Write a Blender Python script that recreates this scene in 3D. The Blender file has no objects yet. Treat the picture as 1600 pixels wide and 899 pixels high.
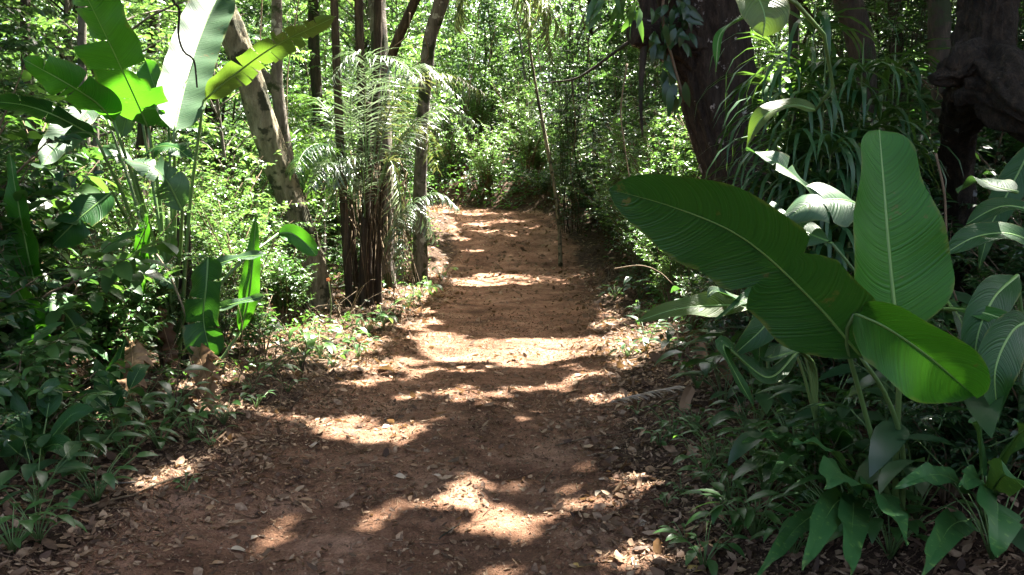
import bpy, math, numpy as np
from math import radians, sin, cos, pi

C = bpy.context.scene
COL = C.collection

# ------------------------------------------------------------------ camera, sky, sun, exposure
F_PX, PITCH, CAM_Z = 1256.0, radians(5.47), 1.5
cam_d = bpy.data.cameras.new('camera')
cam = bpy.data.objects.new('camera', cam_d)
COL.objects.link(cam)
cam.location = (0, 0, CAM_Z)
cam.rotation_euler = (radians(90) - PITCH, 0, 0)
cam_d.sensor_width = 36
cam_d.lens = 36 * F_PX / 1600
cam_d.clip_start = 0.05
cam_d.clip_end = 2000
C.camera = cam

SUN = np.array([0.30, 0.36, 0.86]); SUN /= np.linalg.norm(SUN)
SUN_EL = math.asin(SUN[2]); SUN_AZ = math.atan2(SUN[0], SUN[1])
world = bpy.data.worlds.new('World')
C.world = world
world.use_nodes = True
wn = world.node_tree
for n in list(wn.nodes):
    wn.nodes.remove(n)
w_out = wn.nodes.new('ShaderNodeOutputWorld')
w_bg = wn.nodes.new('ShaderNodeBackground')
w_sky = wn.nodes.new('ShaderNodeTexSky')
w_sky.sky_type = 'NISHITA'
w_sky.sun_disc = False
w_sky.sun_elevation = SUN_EL
w_sky.sun_rotation = SUN_AZ
w_sky.dust_density = 7.0
w_sky.air_density = 0.7
w_sky.ozone_density = 0.4
w_bg.inputs['Strength'].default_value = 0.068
wn.links.new(w_sky.outputs[0], w_bg.inputs[0])
wn.links.new(w_bg.outputs[0], w_out.inputs[0])

sun_d = bpy.data.lights.new('sun', 'SUN')
sun_d.energy = 5.0
sun_d.angle = radians(0.53)
sun_d.color = (1.0, 0.95, 0.86)
sun_o = bpy.data.objects.new('sun', sun_d)
COL.objects.link(sun_o)
from mathutils import Vector
sun_o.rotation_euler = Vector(SUN).to_track_quat('Z', 'Y').to_euler()

C.view_settings.view_transform = 'Standard'
C.view_settings.look = 'None'
C.view_settings.gamma = 1
C.view_settings.use_curve_mapping = False
C.view_settings.exposure = 3.65
C.render.engine = 'CYCLES'
C.cycles.max_bounces = 7
C.cycles.diffuse_bounces = 4
C.cycles.glossy_bounces = 2
C.cycles.transmission_bounces = 5
C.cycles.transparent_max_bounces = 4
C.cycles.caustics_reflective = False
C.cycles.caustics_refractive = False
C.cycles.use_denoising = True
C.cycles.sample_clamp_indirect = 6

# ------------------------------------------------------------------ camera maths (pixels are those of the 1600 x 899 photograph)
CAM = np.array([0, 0, CAM_Z])
AX_F = np.array([0, cos(PITCH), -sin(PITCH)])
AX_U = np.array([0, sin(PITCH), cos(PITCH)])


def P(px, py, d):
    r = AX_F + np.array([1., 0, 0]) * (px - 800) / F_PX + AX_U * (449.5 - py) / F_PX
    return CAM + r * (d / r[1])


def project(p):
    v = p - CAM
    zf = v @ AX_F
    zf = np.where(zf < 0.2, 0.2, zf)
    return 800 + F_PX * v[..., 0] / zf, 449.5 - F_PX * (v @ AX_U) / zf


# ------------------------------------------------------------------ noise
def _hash(ix, iy, seed):
    n = (ix * 374761393 + iy * 668265263 + seed * 1442695041) & 0xffffffff
    n = ((n ^ (n >> 13)) * 1274126177) & 0xffffffff
    return ((n ^ (n >> 16)) & 0xffff) / 65535.0


def vnoise(x, y, seed=0):
    x = np.asarray(x, float); y = np.asarray(y, float)
    ix = np.floor(x).astype(np.int64); iy = np.floor(y).astype(np.int64)
    fx = x - ix; fy = y - iy
    fx = fx * fx * (3 - 2 * fx); fy = fy * fy * (3 - 2 * fy)
    a = _hash(ix, iy, seed); b = _hash(ix + 1, iy, seed); c = _hash(ix, iy + 1, seed); d = _hash(ix + 1, iy + 1, seed)
    return (a + (b - a) * fx) * (1 - fy) + (c + (d - c) * fx) * fy


def fnoise(x, y, seed=0, octv=3):
    s = 0; w = 0; a = 1.0
    for i in range(octv):
        s = s + a * vnoise(x * 2 ** i, y * 2 ** i, seed + i * 17); w += a; a *= 0.5
    return s / w


def sstep(a, b, x):
    t = np.clip((x - a) / (b - a), 0, 1)
    return t * t * (3 - 2 * t)


# ------------------------------------------------------------------ terrain
def xc(y):
    return np.interp(y, [-5, 0, 3.3, 9, 17, 22, 25, 27, 29, 32, 40], [-0.8, -0.75, -0.65, -0.16, 0.13, 0.0, -0.4, -1.3, -3.6, -8.5, -24])


def hw(y):
    return np.interp(y, [-5, 3.3, 9, 17, 25, 32, 40], [1.2, 1.2, 1.28, 1.6, 1.45, 1.6, 2.0])


def z0(y):
    return np.interp(y, [-60, -5, 0, 12, 17, 19, 22, 26, 30, 45, 80, 300], [0, 0, 0, 0, .02, .2, .8, 1.42, 1.7, 2.6, 5, 9])


def h_raw(x, y):
    s = x - xc(y); w = hw(y)
    r = s - w; l = -s - w
    z = z0(y) + 0 * x
    k = np.interp(y, [0, 4, 10, 18, 24, 40], [0.75, 0.9, 1.0, 1.3, 1.8, 1.0])
    z = z + k * (0.42 * sstep(-0.1, 1.9, r) + 0.13 * np.maximum(r - 1.0, 0) * (r < 30) + 0.13 * 29 * (r >= 30))
    z = z + 0.10 * sstep(-0.1, 0.9, l) - 0.05 * np.clip(l - 1.2, 0, 20)
    inner = 1 - sstep(0.6, 1.1, np.abs(s) / w)
    z = z - inner * 0.035 * (np.exp(-((s - 0.62) / 0.3) ** 2) + np.exp(-((s + 0.55) / 0.3) ** 2))
    return z


def height(x, y):
    x = np.asarray(x, float); y = np.asarray(y, float)
    off = sstep(0.8, 1.4, np.abs(x - xc(y)) / hw(y))
    z = h_raw(x, y)
    z = z + (fnoise(x * 0.9, y * 0.9, 3) - .5) * (0.07 + 0.16 * off)
    z = z + (fnoise(x * 4.2, y * 4.2, 5) - .5) * (0.035 + 0.05 * off) + (fnoise(x * 17, y * 17, 8, 2) - .5) * (0.010 + 0.02 * off)
    return z


def ground(px, py):
    """the point of the ground seen at a pixel"""
    for d in np.arange(2.0, 60, 0.03):
        p = P(px, py, d)
        if p[2] <= float(height(p[0], p[1])):
            return p
    return P(px, py, 60)


def onground(x, y, dz=0.0):
    return np.array([x, y, float(height(x, y)) + dz])


# ------------------------------------------------------------------ gaps cut into the canopy to place the sun patches
GAPS = [  # sunlit patches on the ground: centre and half axes in pixels of the photograph
    (800, 545, 150, 19), (690, 532, 60, 14), (640, 500, 50, 16), (860, 552, 60, 8), (905, 535, 55, 9),
    (815, 438, 112, 6), (745, 441, 50, 7), (885, 437, 40, 9), (780, 431, 60, 3),
    (575, 678, 88, 18), (520, 665, 60, 9), (450, 655, 45, 7), (665, 701, 38, 10), (597, 712, 24, 5), (700, 655, 30, 5),
    (795, 810, 62, 20), (755, 820, 30, 12), (810, 755, 34, 9), (775, 724, 42, 8), (830, 722, 30, 5), (745, 768, 24, 6),
    (768, 893, 50, 14), (640, 893, 30, 8), (900, 760, 30, 7), (905, 700, 22, 6), (890, 800, 26, 12),
    (1040, 755, 78, 20), (985, 772, 46, 14), (905, 735, 30, 12), (880, 775, 26, 8), (870, 640, 26, 5), (950, 790, 26, 8), (1065, 856, 56, 10), (1000, 815, 24, 6), (1090, 735, 26, 8),
    (740, 602, 40, 4), (800, 606, 30, 4), (690, 613, 45, 5), (640, 622, 30, 4), (860, 600, 24, 3), (840, 640, 30, 3), (770, 628, 30, 3),
    (560, 600, 40, 6), (590, 575, 50, 9), (700, 576, 30, 4), (990, 520, 30, 6), (1010, 600, 24, 5),
    (940, 512, 25, 6), (960, 545, 28, 6),
    (785, 346, 40, 3), (750, 351, 30, 3), (740, 333, 28, 4), (805, 368, 26, 3), (860, 378, 28, 3), (760, 361, 26, 2.4), (720, 374, 20, 3),
    (830, 356, 20, 2), (740, 392, 24, 2.5), (850, 405, 20, 2), (790, 398, 18, 2), (895, 415, 20, 4),
    (385, 640, 30, 6), (330, 690, 16, 4), (440, 620, 24, 5),
    (230, 780, 14, 4), (300, 745, 20, 4),
]
SHAFTS = []   # (point, radius): openings cut in the canopy to light plants


def lit_mask(p, veg=True):
    """True where a leaf of the canopy would shade a place that the photograph shows in the sun"""
    k = (p[:, 2] - 0.1) / SUN[2]
    for _ in range(3):
        g = p - SUN * k[:, None]
        k = (p[:, 2] - h_raw(g[:, 0], g[:, 1])) / SUN[2]
    g = p - SUN * k[:, None]
    gx, gy = g[:, 0], g[:, 1]
    px, py = project(g)
    lit = np.zeros(len(p), bool)
    wob = 1 + 1.1 * (fnoise(gx * 2.6, gy * 2.6, 31) - .5) + 0.5 * (fnoise(gx * 9, gy * 9, 33, 2) - .5)
    for cx, cy, rx, ry in GAPS:
        e = ((px - cx) / rx) ** 2 + ((py - cy) / ry) ** 2
        lit |= (e < np.where(gy > 9.5, 1.15, 1.5) * wob) & (gy > 1.5)
    if not veg:
        return lit
    for c, r in SHAFTS:
        v = p - c
        t = v @ SUN
        d = np.linalg.norm(v - t[:, None] * SUN, axis=1)
        lit |= (d < r * wob) & (t > 0) & ~((gy > 6) & (gy < 26) & (np.abs(gx - xc(gy)) < hw(gy) * .93))
    s = gx - xc(gy); w = hw(gy)
    lit |= (np.abs(s + .1) < w * 1.1) & (gy < 8.5) & (gy > 2.2) & (s > -w * .55 - .12 * (gy - 4)) & (fnoise(gx * 4.4, gy * 3.2, 63, 2) > .61)
    lit |= (gy > 27.6) & (gy < 38) & (gx > -8) & (gx < 5) & (fnoise(gx * .8, gy * .8, 64, 2) > .38)
    frac = np.full(len(p), 0.25)
    frac = np.where((np.abs(s) < w), np.interp(gy, [0, 3, 8, 17, 18, 24, 30], [.03, .03, .03, .03, .03, .045, .5]), frac)
    frac = np.where(s < -w, np.interp(gy, [0, 5, 7, 9, 30], [.03, .05, .3, .5, .62]), frac)
    frac = np.where(s > w, np.interp(gy, [0, 7, 9, 13, 22, 30], [.03, .03, .30, .6, .4, .6]), frac)
    frac = np.where((s > w) & (gx > 3.0 + np.maximum(gy - 8, 0) * .12) & (gy < 26), .06, frac)
    n = fnoise(gx * 1.15 + 7, gy * 1.15, 51, 3)
    n = 0.65 * n + 0.35 * fnoise(gx * 3.1, gy * 3.1, 57, 2)
    lit |= (n > (0.5 + 0.19 * (1 - 2 * frac))) & (frac > .035)
    return lit


# ------------------------------------------------------------------ mesh collector
class Geo:
    def __init__(self):
        self.v = []; self.q = []; self.t = []; self.uv = []; self.n = 0; self.qm = []; self.tm = []

    def add(self, v, quads=None, tris=None, uv=None, m=0):
        v = np.asarray(v, float).reshape(-1, 3)
        if quads is not None and len(quads):
            q = np.asarray(quads, np.int64).reshape(-1, 4) + self.n
            self.q.append(q); self.qm.append(np.full(len(q), m))
        if tris is not None and len(tris):
            t = np.asarray(tris, np.int64).reshape(-1, 3) + self.n
            self.t.append(t); self.tm.append(np.full(len(t), m))
        self.v.append(v)
        self.uv.append(np.zeros((len(v), 2)) if uv is None else np.asarray(uv, float).reshape(-1, 2))
        self.n += len(v)
        return self

    def mesh(self, name, mats, smooth=True):
        me = bpy.data.meshes.new(name)
        if not self.v:
            return me
        v = np.concatenate(self.v); uv = np.concatenate(self.uv)
        q = np.concatenate(self.q) if self.q else np.zeros((0, 4), np.int64)
        t = np.concatenate(self.t) if self.t else np.zeros((0, 3), np.int64)
        loops = np.concatenate([q.ravel(), t.ravel()]).astype(np.int32)
        me.vertices.add(len(v)); me.vertices.foreach_set('co', v.astype(np.float32).ravel())
        me.loops.add(len(loops)); me.loops.foreach_set('vertex_index', loops)
        me.polygons.add(len(q) + len(t))
        st = np.concatenate([np.arange(len(q)) * 4, len(q) * 4 + np.arange(len(t)) * 3]).astype(np.int32)
        me.polygons.foreach_set('loop_start', st)
        mi = np.concatenate([np.concatenate(self.qm) if self.qm else np.zeros(0), np.concatenate(self.tm) if self.tm else np.zeros(0)]).astype(np.int32)
        for m in (mats if isinstance(mats, (list, tuple)) else [mats]):
            me.materials.append(m)
        me.polygons.foreach_set('material_index', mi)
        me.polygons.foreach_set('use_smooth', np.full(len(q) + len(t), smooth))
        ul = me.uv_layers.new(name='UVMap')
        ul.data.foreach_set('uv', uv[loops].astype(np.float32).ravel())
        me.update(calc_edges=True)
        return me

    def build(self, name, mats, parent=None, smooth=True):
        o = bpy.data.objects.new(name, self.mesh(name, mats, smooth))
        COL.objects.link(o)
        if parent is not None:
            o.parent = parent
        return o


def tag(o, label=None, cat=None, group=None, kind=None):
    if label: o['label'] = label
    if cat: o['category'] = cat
    if group: o['group'] = group
    if kind: o['kind'] = kind
    return o


def empty(name, loc=(0, 0, 0), rz=0.0, sc=1.0):
    o = bpy.data.objects.new(name, None)
    o.empty_display_size = 0.2
    COL.objects.link(o)
    o.location = loc; o.rotation_euler = (0, 0, rz); o.scale = (sc, sc, sc)
    return o


def copy_tree(o, parent=None):
    c = o.copy(); COL.objects.link(c); c.parent = parent
    for ch in o.children:
        copy_tree(ch, c)
    return c


def unit(v):
    v = np.asarray(v, float)
    return v / np.maximum(np.linalg.norm(v, axis=-1, keepdims=True), 1e-9)


def spline(pts, n):
    """Catmull-Rom through the points"""
    pts = np.asarray(pts, float)
    if len(pts) == 2:
        return pts[0] + (pts[1] - pts[0]) * np.linspace(0, 1, n)[:, None]
    d = np.concatenate([[0], np.cumsum(np.linalg.norm(np.diff(pts[:, :3], axis=0), axis=1))])
    d /= d[-1]
    u = np.linspace(0, 1, n)
    ext = np.vstack([2 * pts[0] - pts[1], pts, 2 * pts[-1] - pts[-2]])
    out = []
    for t in u:
        i = min(np.searchsorted(d, t, 'right') - 1, len(pts) - 2)
        s = (t - d[i]) / max(d[i + 1] - d[i], 1e-9)
        p0, p1, p2, p3 = ext[i], ext[i + 1], ext[i + 2], ext[i + 3]
        out.append(0.5 * ((2 * p1) + (-p0 + p2) * s + (2 * p0 - 5 * p1 + 4 * p2 - p3) * s * s + (-p0 + 3 * p1 - 3 * p2 + p3) * s ** 3))
    return np.array(out)


def tube(g, pts, rad, sides=6, lump=0.0, seed=0, m=0, rough=0.0, ridge=0.0):
    pts = np.asarray(pts, float); n = len(pts)
    rad = np.broadcast_to(np.asarray(rad, float), (n,)).copy()
    T = unit(np.gradient(pts, axis=0))
    ref = np.array([1., 0, 0]) if abs(T[0][0]) < .8 else np.array([0, 1., 0])
    B = unit(np.cross(T, ref)); N = np.cross(B, T)
    a = np.linspace(0, 2 * pi, sides, endpoint=False)
    L = np.concatenate([[0], np.cumsum(np.linalg.norm(np.diff(pts, axis=0), axis=1))])
    R = rad[:, None] * np.ones((1, sides))
    if lump:
        aa = np.broadcast_to(a, (n, sides)); LL = np.broadcast_to(L[:, None], (n, sides))
        f = 0
        for k, (fa, fl) in enumerate(((2, 1.7), (3, 4.1), (5, 7.3), (9, 15.))):
            f = f + np.sin(fa * aa + fl * LL + seed * 1.7 + k * 2.1) * (0.5, .35, .25, .12)[k]
        R = R * (1 + lump * f)
    if rough:
        aa = np.broadcast_to(a, (n, sides)); LL = np.broadcast_to(L[:, None], (n, sides)); rm = rad.mean()
        u1 = np.cos(aa) * 2.2 + 9; u2 = np.sin(aa) * 2.2 + LL / rm * .9 + seed
        R = R * (1 + rough * (fnoise(u1 * 1.0, u2, seed + 200, 4) - .5) * 2)
        wob_ = aa + .5 * fnoise(LL * 1.5, aa * 0 + seed, seed + 210)
        R = R * (1 + ridge * (fnoise(np.cos(wob_) * 7 + LL * .25 + 20, np.sin(wob_) * 7 + LL * .9, seed + 220, 3) - .5) * 2)
    V = pts[:, None, :] + R[..., None] * (np.cos(a)[None, :, None] * B[:, None, :] + np.sin(a)[None, :, None] * N[:, None, :])
    i = np.arange(n - 1)[:, None] * sides; j = np.arange(sides)[None, :]; j2 = (j + 1) % sides
    q = np.stack([i + j, i + j2, i + sides + j2, i + sides + j], -1).reshape(-1, 4)
    V = V.reshape(-1, 3)
    V = np.vstack([V, pts[0], pts[-1]])
    k0, k1 = n * sides, n * sides + 1
    tr = [(k0, jj, (jj + 1) % sides)[::-1] for jj in range(sides)] + [(k1, (n - 1) * sides + jj, (n - 1) * sides + (jj + 1) % sides) for jj in range(sides)]
    g.add(V, q, tr, m=m)
    return g


# ------------------------------------------------------------------ leaf scatter: one template set on many positions
def template(rows, prof, fold=0.25, mid=True):
    """rows of 3 verts (left, mid, right) between two tips; returns (t, s, z), quads, tris"""
    v = [(0, 0, 0)]
    ts = np.linspace(0, 1, rows + 2)[1:-1]
    for t in ts:
        w = prof(t)
        v += [(t, -w / 2, fold * w / 2), (t, 0, 0), (t, w / 2, fold * w / 2)]
    v.append((1, 0, 0))
    q, tr = [], []
    tr += [(0, 2, 1), (0, 3, 2)]
    for r in range(rows - 1):
        b = 1 + r * 3
        q += [(b, b + 1, b + 4, b + 3), (b + 1, b + 2, b + 5, b + 4)]
    b = 1 + (rows - 1) * 3; e = len(v) - 1
    tr += [(b, b + 1, e), (b + 1, b + 2, e)]
    return np.array(v, float), np.array(q).reshape(-1, 4), np.array(tr)


T_LO = (np.array([(0, 0, 0), (.3, -.5, .12), (.7, -.36, .09), (1, 0, 0), (.7, .36, .09), (.3, .5, .12)], float),
        np.array([(0, 3, 2, 1), (0, 5, 4, 3)]), np.zeros((0, 3), int))
T_HI = template(4, lambda t: sin(pi * t ** .75) ** .85)
T_OVAL = template(3, lambda t: sin(pi * t ** .9) ** .7)
T_STRAP = template(5, lambda t: min(1, t * 6) * (1 - t ** 2.5) + .12, fold=.5)
T_NEEDLE = template(3, lambda t: min(1, t * 5) * (1 - t ** 1.6) + .1, fold=.7)


def scatter(g, pos, dir, nrm, L, W, tpl=T_LO, curl=0.25, m=0):
    n = len(pos)
    if n == 0:
        return g
    tv, tq, tt = tpl
    dir = unit(dir)
    side = unit(np.cross(dir, nrm)); nrm = np.cross(side, dir)
    L = np.broadcast_to(np.asarray(L, float), (n,)); W = np.broadcast_to(np.asarray(W, float), (n,))
    curl = np.broadcast_to(np.asarray(curl, float), (n,))
    t = tv[:, 0][None]; s = tv[:, 1][None]; z = tv[:, 2][None]
    # true arc so a long leaf bends over instead of stretching
    th = curl[:, None] * 2.0 * t
    ft = np.where(np.abs(th) < 1e-3, t, np.sin(th) / np.where(th == 0, 1, th) * t)
    fz = np.where(np.abs(th) < 1e-3, 0, (1 - np.cos(th)) / np.where(th == 0, 1, th) * t)
    V = pos[:, None, :] + dir[:, None, :] * (ft * L[:, None])[..., None] + side[:, None, :] * (s * W[:, None])[..., None] \
        + nrm[:, None, :] * (z * W[:, None] - fz * L[:, None])[..., None]
    k = len(tv); off = (np.arange(n) * k)[:, None, None]
    q = (tq[None] + off).reshape(-1, 4) if len(tq) else None
    tr = (tt[None] + off).reshape(-1, 3) if len(tt) else None
    uv = np.broadcast_to(np.stack([tv[:, 0], tv[:, 1]], -1)[None], (n, k, 2))
    g.add(V.reshape(-1, 3), q, tr, uv.reshape(-1, 2), m)
    return g


def rand_unit(rng, n):
    v = rng.normal(size=(n, 3))
    return unit(v)


# ------------------------------------------------------------------ materials
def nodes(m):
    m.use_nodes = True
    nt = m.node_tree
    for n in list(nt.nodes):
        nt.nodes.remove(n)
    return nt


def N(nt, t, **kw):
    n = nt.nodes.new(t)
    for k, v in kw.items():
        if k.startswith('i_'):
            n.inputs[k[2:].replace('_', ' ')].default_value = v
        else:
            setattr(n, k, v)
    return n


def ramp(nt, stops):
    r = nt.nodes.new('ShaderNodeValToRGB')
    cr = r.color_ramp
    while len(cr.elements) < len(stops):
        cr.elements.new(0.5)
    for e, (p, c) in zip(cr.elements, stops):
        e.position = p; e.color = (*c, 1)
    return r


def leaf_mat(name, cols, trans=0.35, tcol=(0.22, 0.42, 0.03), rough=0.38, veins=0, spec=0.5, spots=None, island=True):
    m = bpy.data.materials.new(name); nt = nodes(m)
    out = N(nt, 'ShaderNodeOutputMaterial')
    pr = N(nt, 'ShaderNodeBsdfPrincipled'); pr.inputs['Roughness'].default_value = rough
    pr.inputs['Specular IOR Level'].default_value = spec
    tl = N(nt, 'ShaderNodeBsdfTranslucent')
    mx = N(nt, 'ShaderNodeMixShader'); mx.inputs[0].default_value = trans
    geo = N(nt, 'ShaderNodeNewGeometry')
    stops = [(i / max(len(cols) - 1, 1), c) for i, c in enumerate(cols)]
    r1 = ramp(nt, stops)
    tex = N(nt, 'ShaderNodeTexCoord')
    nz = N(nt, 'ShaderNodeTexNoise'); nz.inputs['Scale'].default_value = 2.2 if not veins else 5.0
    nt.links.new(tex.outputs['Object'], nz.inputs['Vector'])
    add = N(nt, 'ShaderNodeMath', operation='MULTIPLY_ADD'); add.inputs[1].default_value = 0.6 if island else 0.0
    nt.links.new(geo.outputs['Random Per Island'], add.inputs[0])
    mz = N(nt, 'ShaderNodeMath', operation='MULTIPLY_ADD'); mz.inputs[1].default_value = 1.6 if island else 1.5
    mz.inputs[2].default_value = -0.6 if island else -0.25
    nt.links.new(nz.outputs[0], mz.inputs[0]); nt.links.new(mz.outputs[0], add.inputs[2])
    nt.links.new(add.outputs[0], r1.inputs[0])
    col = r1.outputs[0]
    if veins:
        uv = N(nt, 'ShaderNodeUVMap'); sep = N(nt, 'ShaderNodeSeparateXYZ')
        nt.links.new(uv.outputs[0], sep.inputs[0])
        ab = N(nt, 'ShaderNodeMath', operation='ABSOLUTE'); nt.links.new(sep.outputs[1], ab.inputs[0])
        pw = N(nt, 'ShaderNodeMath', operation='POWER'); pw.inputs[1].default_value = 1.6; nt.links.new(ab.outputs[0], pw.inputs[0])
        ma = N(nt, 'ShaderNodeMath', operation='MULTIPLY_ADD'); ma.inputs[1].default_value = -0.10
        nt.links.new(pw.outputs[0], ma.inputs[0]); nt.links.new(sep.outputs[0], ma.inputs[2])
        fr = N(nt, 'ShaderNodeMath', operation='MULTIPLY'); fr.inputs[1].default_value = veins
        nt.links.new(ma.outputs[0], fr.inputs[0])
        nv = N(nt, 'ShaderNodeTexNoise', noise_dimensions='1D'); nv.inputs['Scale'].default_value = 1.0; nv.inputs['Detail'].default_value = 3
        nt.links.new(fr.outputs[0], nv.inputs['W'])
        bp = N(nt, 'ShaderNodeBump'); bp.inputs['Strength'].default_value = 0.6; bp.inputs['Distance'].default_value = 0.007
        nt.links.new(nv.outputs[0], bp.inputs['Height'])
        nt.links.new(bp.outputs[0], pr.inputs['Normal'])
        mr = N(nt, 'ShaderNodeMapRange'); mr.inputs[1].default_value = .3; mr.inputs[2].default_value = .7
        mr.inputs[3].default_value = .78; mr.inputs[4].default_value = 1.18
        nt.links.new(nv.outputs[0], mr.inputs[0])
        mu = N(nt, 'ShaderNodeMix', data_type='RGBA', blend_type='MULTIPLY'); mu.inputs[0].default_value = 1
        nt.links.new(col, mu.inputs[6]); nt.links.new(mr.outputs[0], mu.inputs[7])
        col = mu.outputs[2]
        ed = N(nt, 'ShaderNodeMapRange'); ed.inputs[1].default_value = .93; ed.inputs[2].default_value = 1.0
        ed.inputs[3].default_value = 0; ed.inputs[4].default_value = .6
        en = N(nt, 'ShaderNodeTexNoise'); en.inputs['Scale'].default_value = 14; en.inputs['Detail'].default_value = 4
        nt.links.new(tex.outputs['Object'], en.inputs['Vector'])
        ea = N(nt, 'ShaderNodeMath', operation='MULTIPLY_ADD'); ea.inputs[1].default_value = .45
        es = N(nt, 'ShaderNodeMath', operation='SUBTRACT'); es.inputs[1].default_value = .52
        nt.links.new(en.outputs[0], es.inputs[0]); nt.links.new(es.outputs[0], ea.inputs[0]); nt.links.new(ab.outputs[0], ea.inputs[2])
        nt.links.new(ea.outputs[0], ed.inputs[0])
        me_ = N(nt, 'ShaderNodeMix', data_type='RGBA'); nt.links.new(ed.outputs[0], me_.inputs[0])
        nt.links.new(col, me_.inputs[6]); me_.inputs[7].default_value = (0.12, 0.13, 0.03, 1)
        col = me_.outputs[2]
        bl = N(nt, 'ShaderNodeTexNoise'); bl.inputs['Scale'].default_value = 7.0; bl.inputs['Detail'].default_value = 5; bl.inputs['Roughness'].default_value = .7
        nt.links.new(tex.outputs['Object'], bl.inputs['Vector'])
        b1 = N(nt, 'ShaderNodeMapRange'); b1.inputs[1].default_value = .64; b1.inputs[2].default_value = .68; b1.inputs[4].default_value = .85
        nt.links.new(bl.outputs[0], b1.inputs[0])
        bm = N(nt, 'ShaderNodeMix', data_type='RGBA'); nt.links.new(b1.outputs[0], bm.inputs[0]); nt.links.new(col, bm.inputs[6]); bm.inputs[7].default_value = (.10, .075, .025, 1)
        col = bm.outputs[2]
    if spots:
        vo = N(nt, 'ShaderNodeTexNoise'); vo.inputs['Scale'].default_value = 45
        nt.links.new(tex.outputs['Object'], vo.inputs['Vector'])
        mr = N(nt, 'ShaderNodeMapRange'); mr.inputs[1].default_value = .6; mr.inputs[2].default_value = .66
        nt.links.new(vo.outputs[0], mr.inputs[0])
        ms = N(nt, 'ShaderNodeMix', data_type='RGBA'); nt.links.new(mr.outputs[0], ms.inputs[0])
        nt.links.new(col, ms.inputs[6]); ms.inputs[7].default_value = (*spots, 1)
        col = ms.outputs[2]
    nt.links.new(col, pr.inputs['Base Color'])
    tm = N(nt, 'ShaderNodeMix', data_type='RGBA', blend_type='MIX'); tm.inputs[0].default_value = 0.35
    tm.inputs[6].default_value = (*tcol, 1)
    sc = N(nt, 'ShaderNodeMix', data_type='RGBA', blend_type='ADD'); sc.inputs[0].default_value = 1.0
    nt.links.new(col, sc.inputs[6]); nt.links.new(col, sc.inputs[7])
    nt.links.new(sc.outputs[2], tm.inputs[7])
    nt.links.new(tm.outputs[2], tl.inputs[0])
    nt.links.new(pr.outputs[0], mx.inputs[1]); nt.links.new(tl.outputs[0], mx.inputs[2])
    nt.links.new(mx.outputs[0], out.inputs[0])
    return m


def bark_mat(name, cols, scale=8, stretch=0.2, blotch=None, bump=0.03, moss=None, rough=0.9):
    m = bpy.data.materials.new(name); nt = nodes(m)
    out = N(nt, 'ShaderNodeOutputMaterial')
    pr = N(nt, 'ShaderNodeBsdfPrincipled'); pr.inputs['Roughness'].default_value = rough
    pr.inputs['Specular IOR Level'].default_value = 0.25
    tex = N(nt, 'ShaderNodeTexCoord'); mp = N(nt, 'ShaderNodeMapping'); mp.inputs['Scale'].default_value = (1, 1, stretch)
    nt.links.new(tex.outputs['Object'], mp.inputs[0])
    nz = N(nt, 'ShaderNodeTexNoise'); nz.inputs['Scale'].default_value = scale; nz.inputs['Detail'].default_value = 10; nz.inputs['Roughness'].default_value = .72
    nt.links.new(mp.outputs[0], nz.inputs['Vector'])
    mr = N(nt, 'ShaderNodeMapRange'); mr.inputs[1].default_value = .3; mr.inputs[2].default_value = .7
    nt.links.new(nz.outputs[0], mr.inputs[0])
    r = ramp(nt, [(i / (len(cols) - 1), c) for i, c in enumerate(cols)])
    nt.links.new(mr.outputs[0], r.inputs[0])
    col = r.outputs[0]
    for spec in (blotch, moss):
        if spec:
            bc, bs, lo = spec
            b = N(nt, 'ShaderNodeTexNoise'); b.inputs['Scale'].default_value = bs; b.inputs['Detail'].default_value = 4; b.inputs['Roughness'].default_value = .6
            nt.links.new(tex.outputs['Object'], b.inputs['Vector'])
            m2 = N(nt, 'ShaderNodeMapRange'); m2.inputs[1].default_value = lo; m2.inputs[2].default_value = lo + .05
            nt.links.new(b.outputs[0], m2.inputs[0])
            mm = N(nt, 'ShaderNodeMix', data_type='RGBA'); nt.links.new(m2.outputs[0], mm.inputs[0])
            nt.links.new(col, mm.inputs[6]); mm.inputs[7].default_value = (*bc, 1)
            col = mm.outputs[2]
    bp = N(nt, 'ShaderNodeBump'); bp.inputs['Strength'].default_value = 1.0; bp.inputs['Distance'].default_value = bump
    nt.links.new(nz.outputs[0], bp.inputs['Height']); nt.links.new(bp.outputs[0], pr.inputs['Normal'])
    nt.links.new(col, pr.inputs['Base Color']); nt.links.new(pr.outputs[0], out.inputs[0])
    return m


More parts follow.
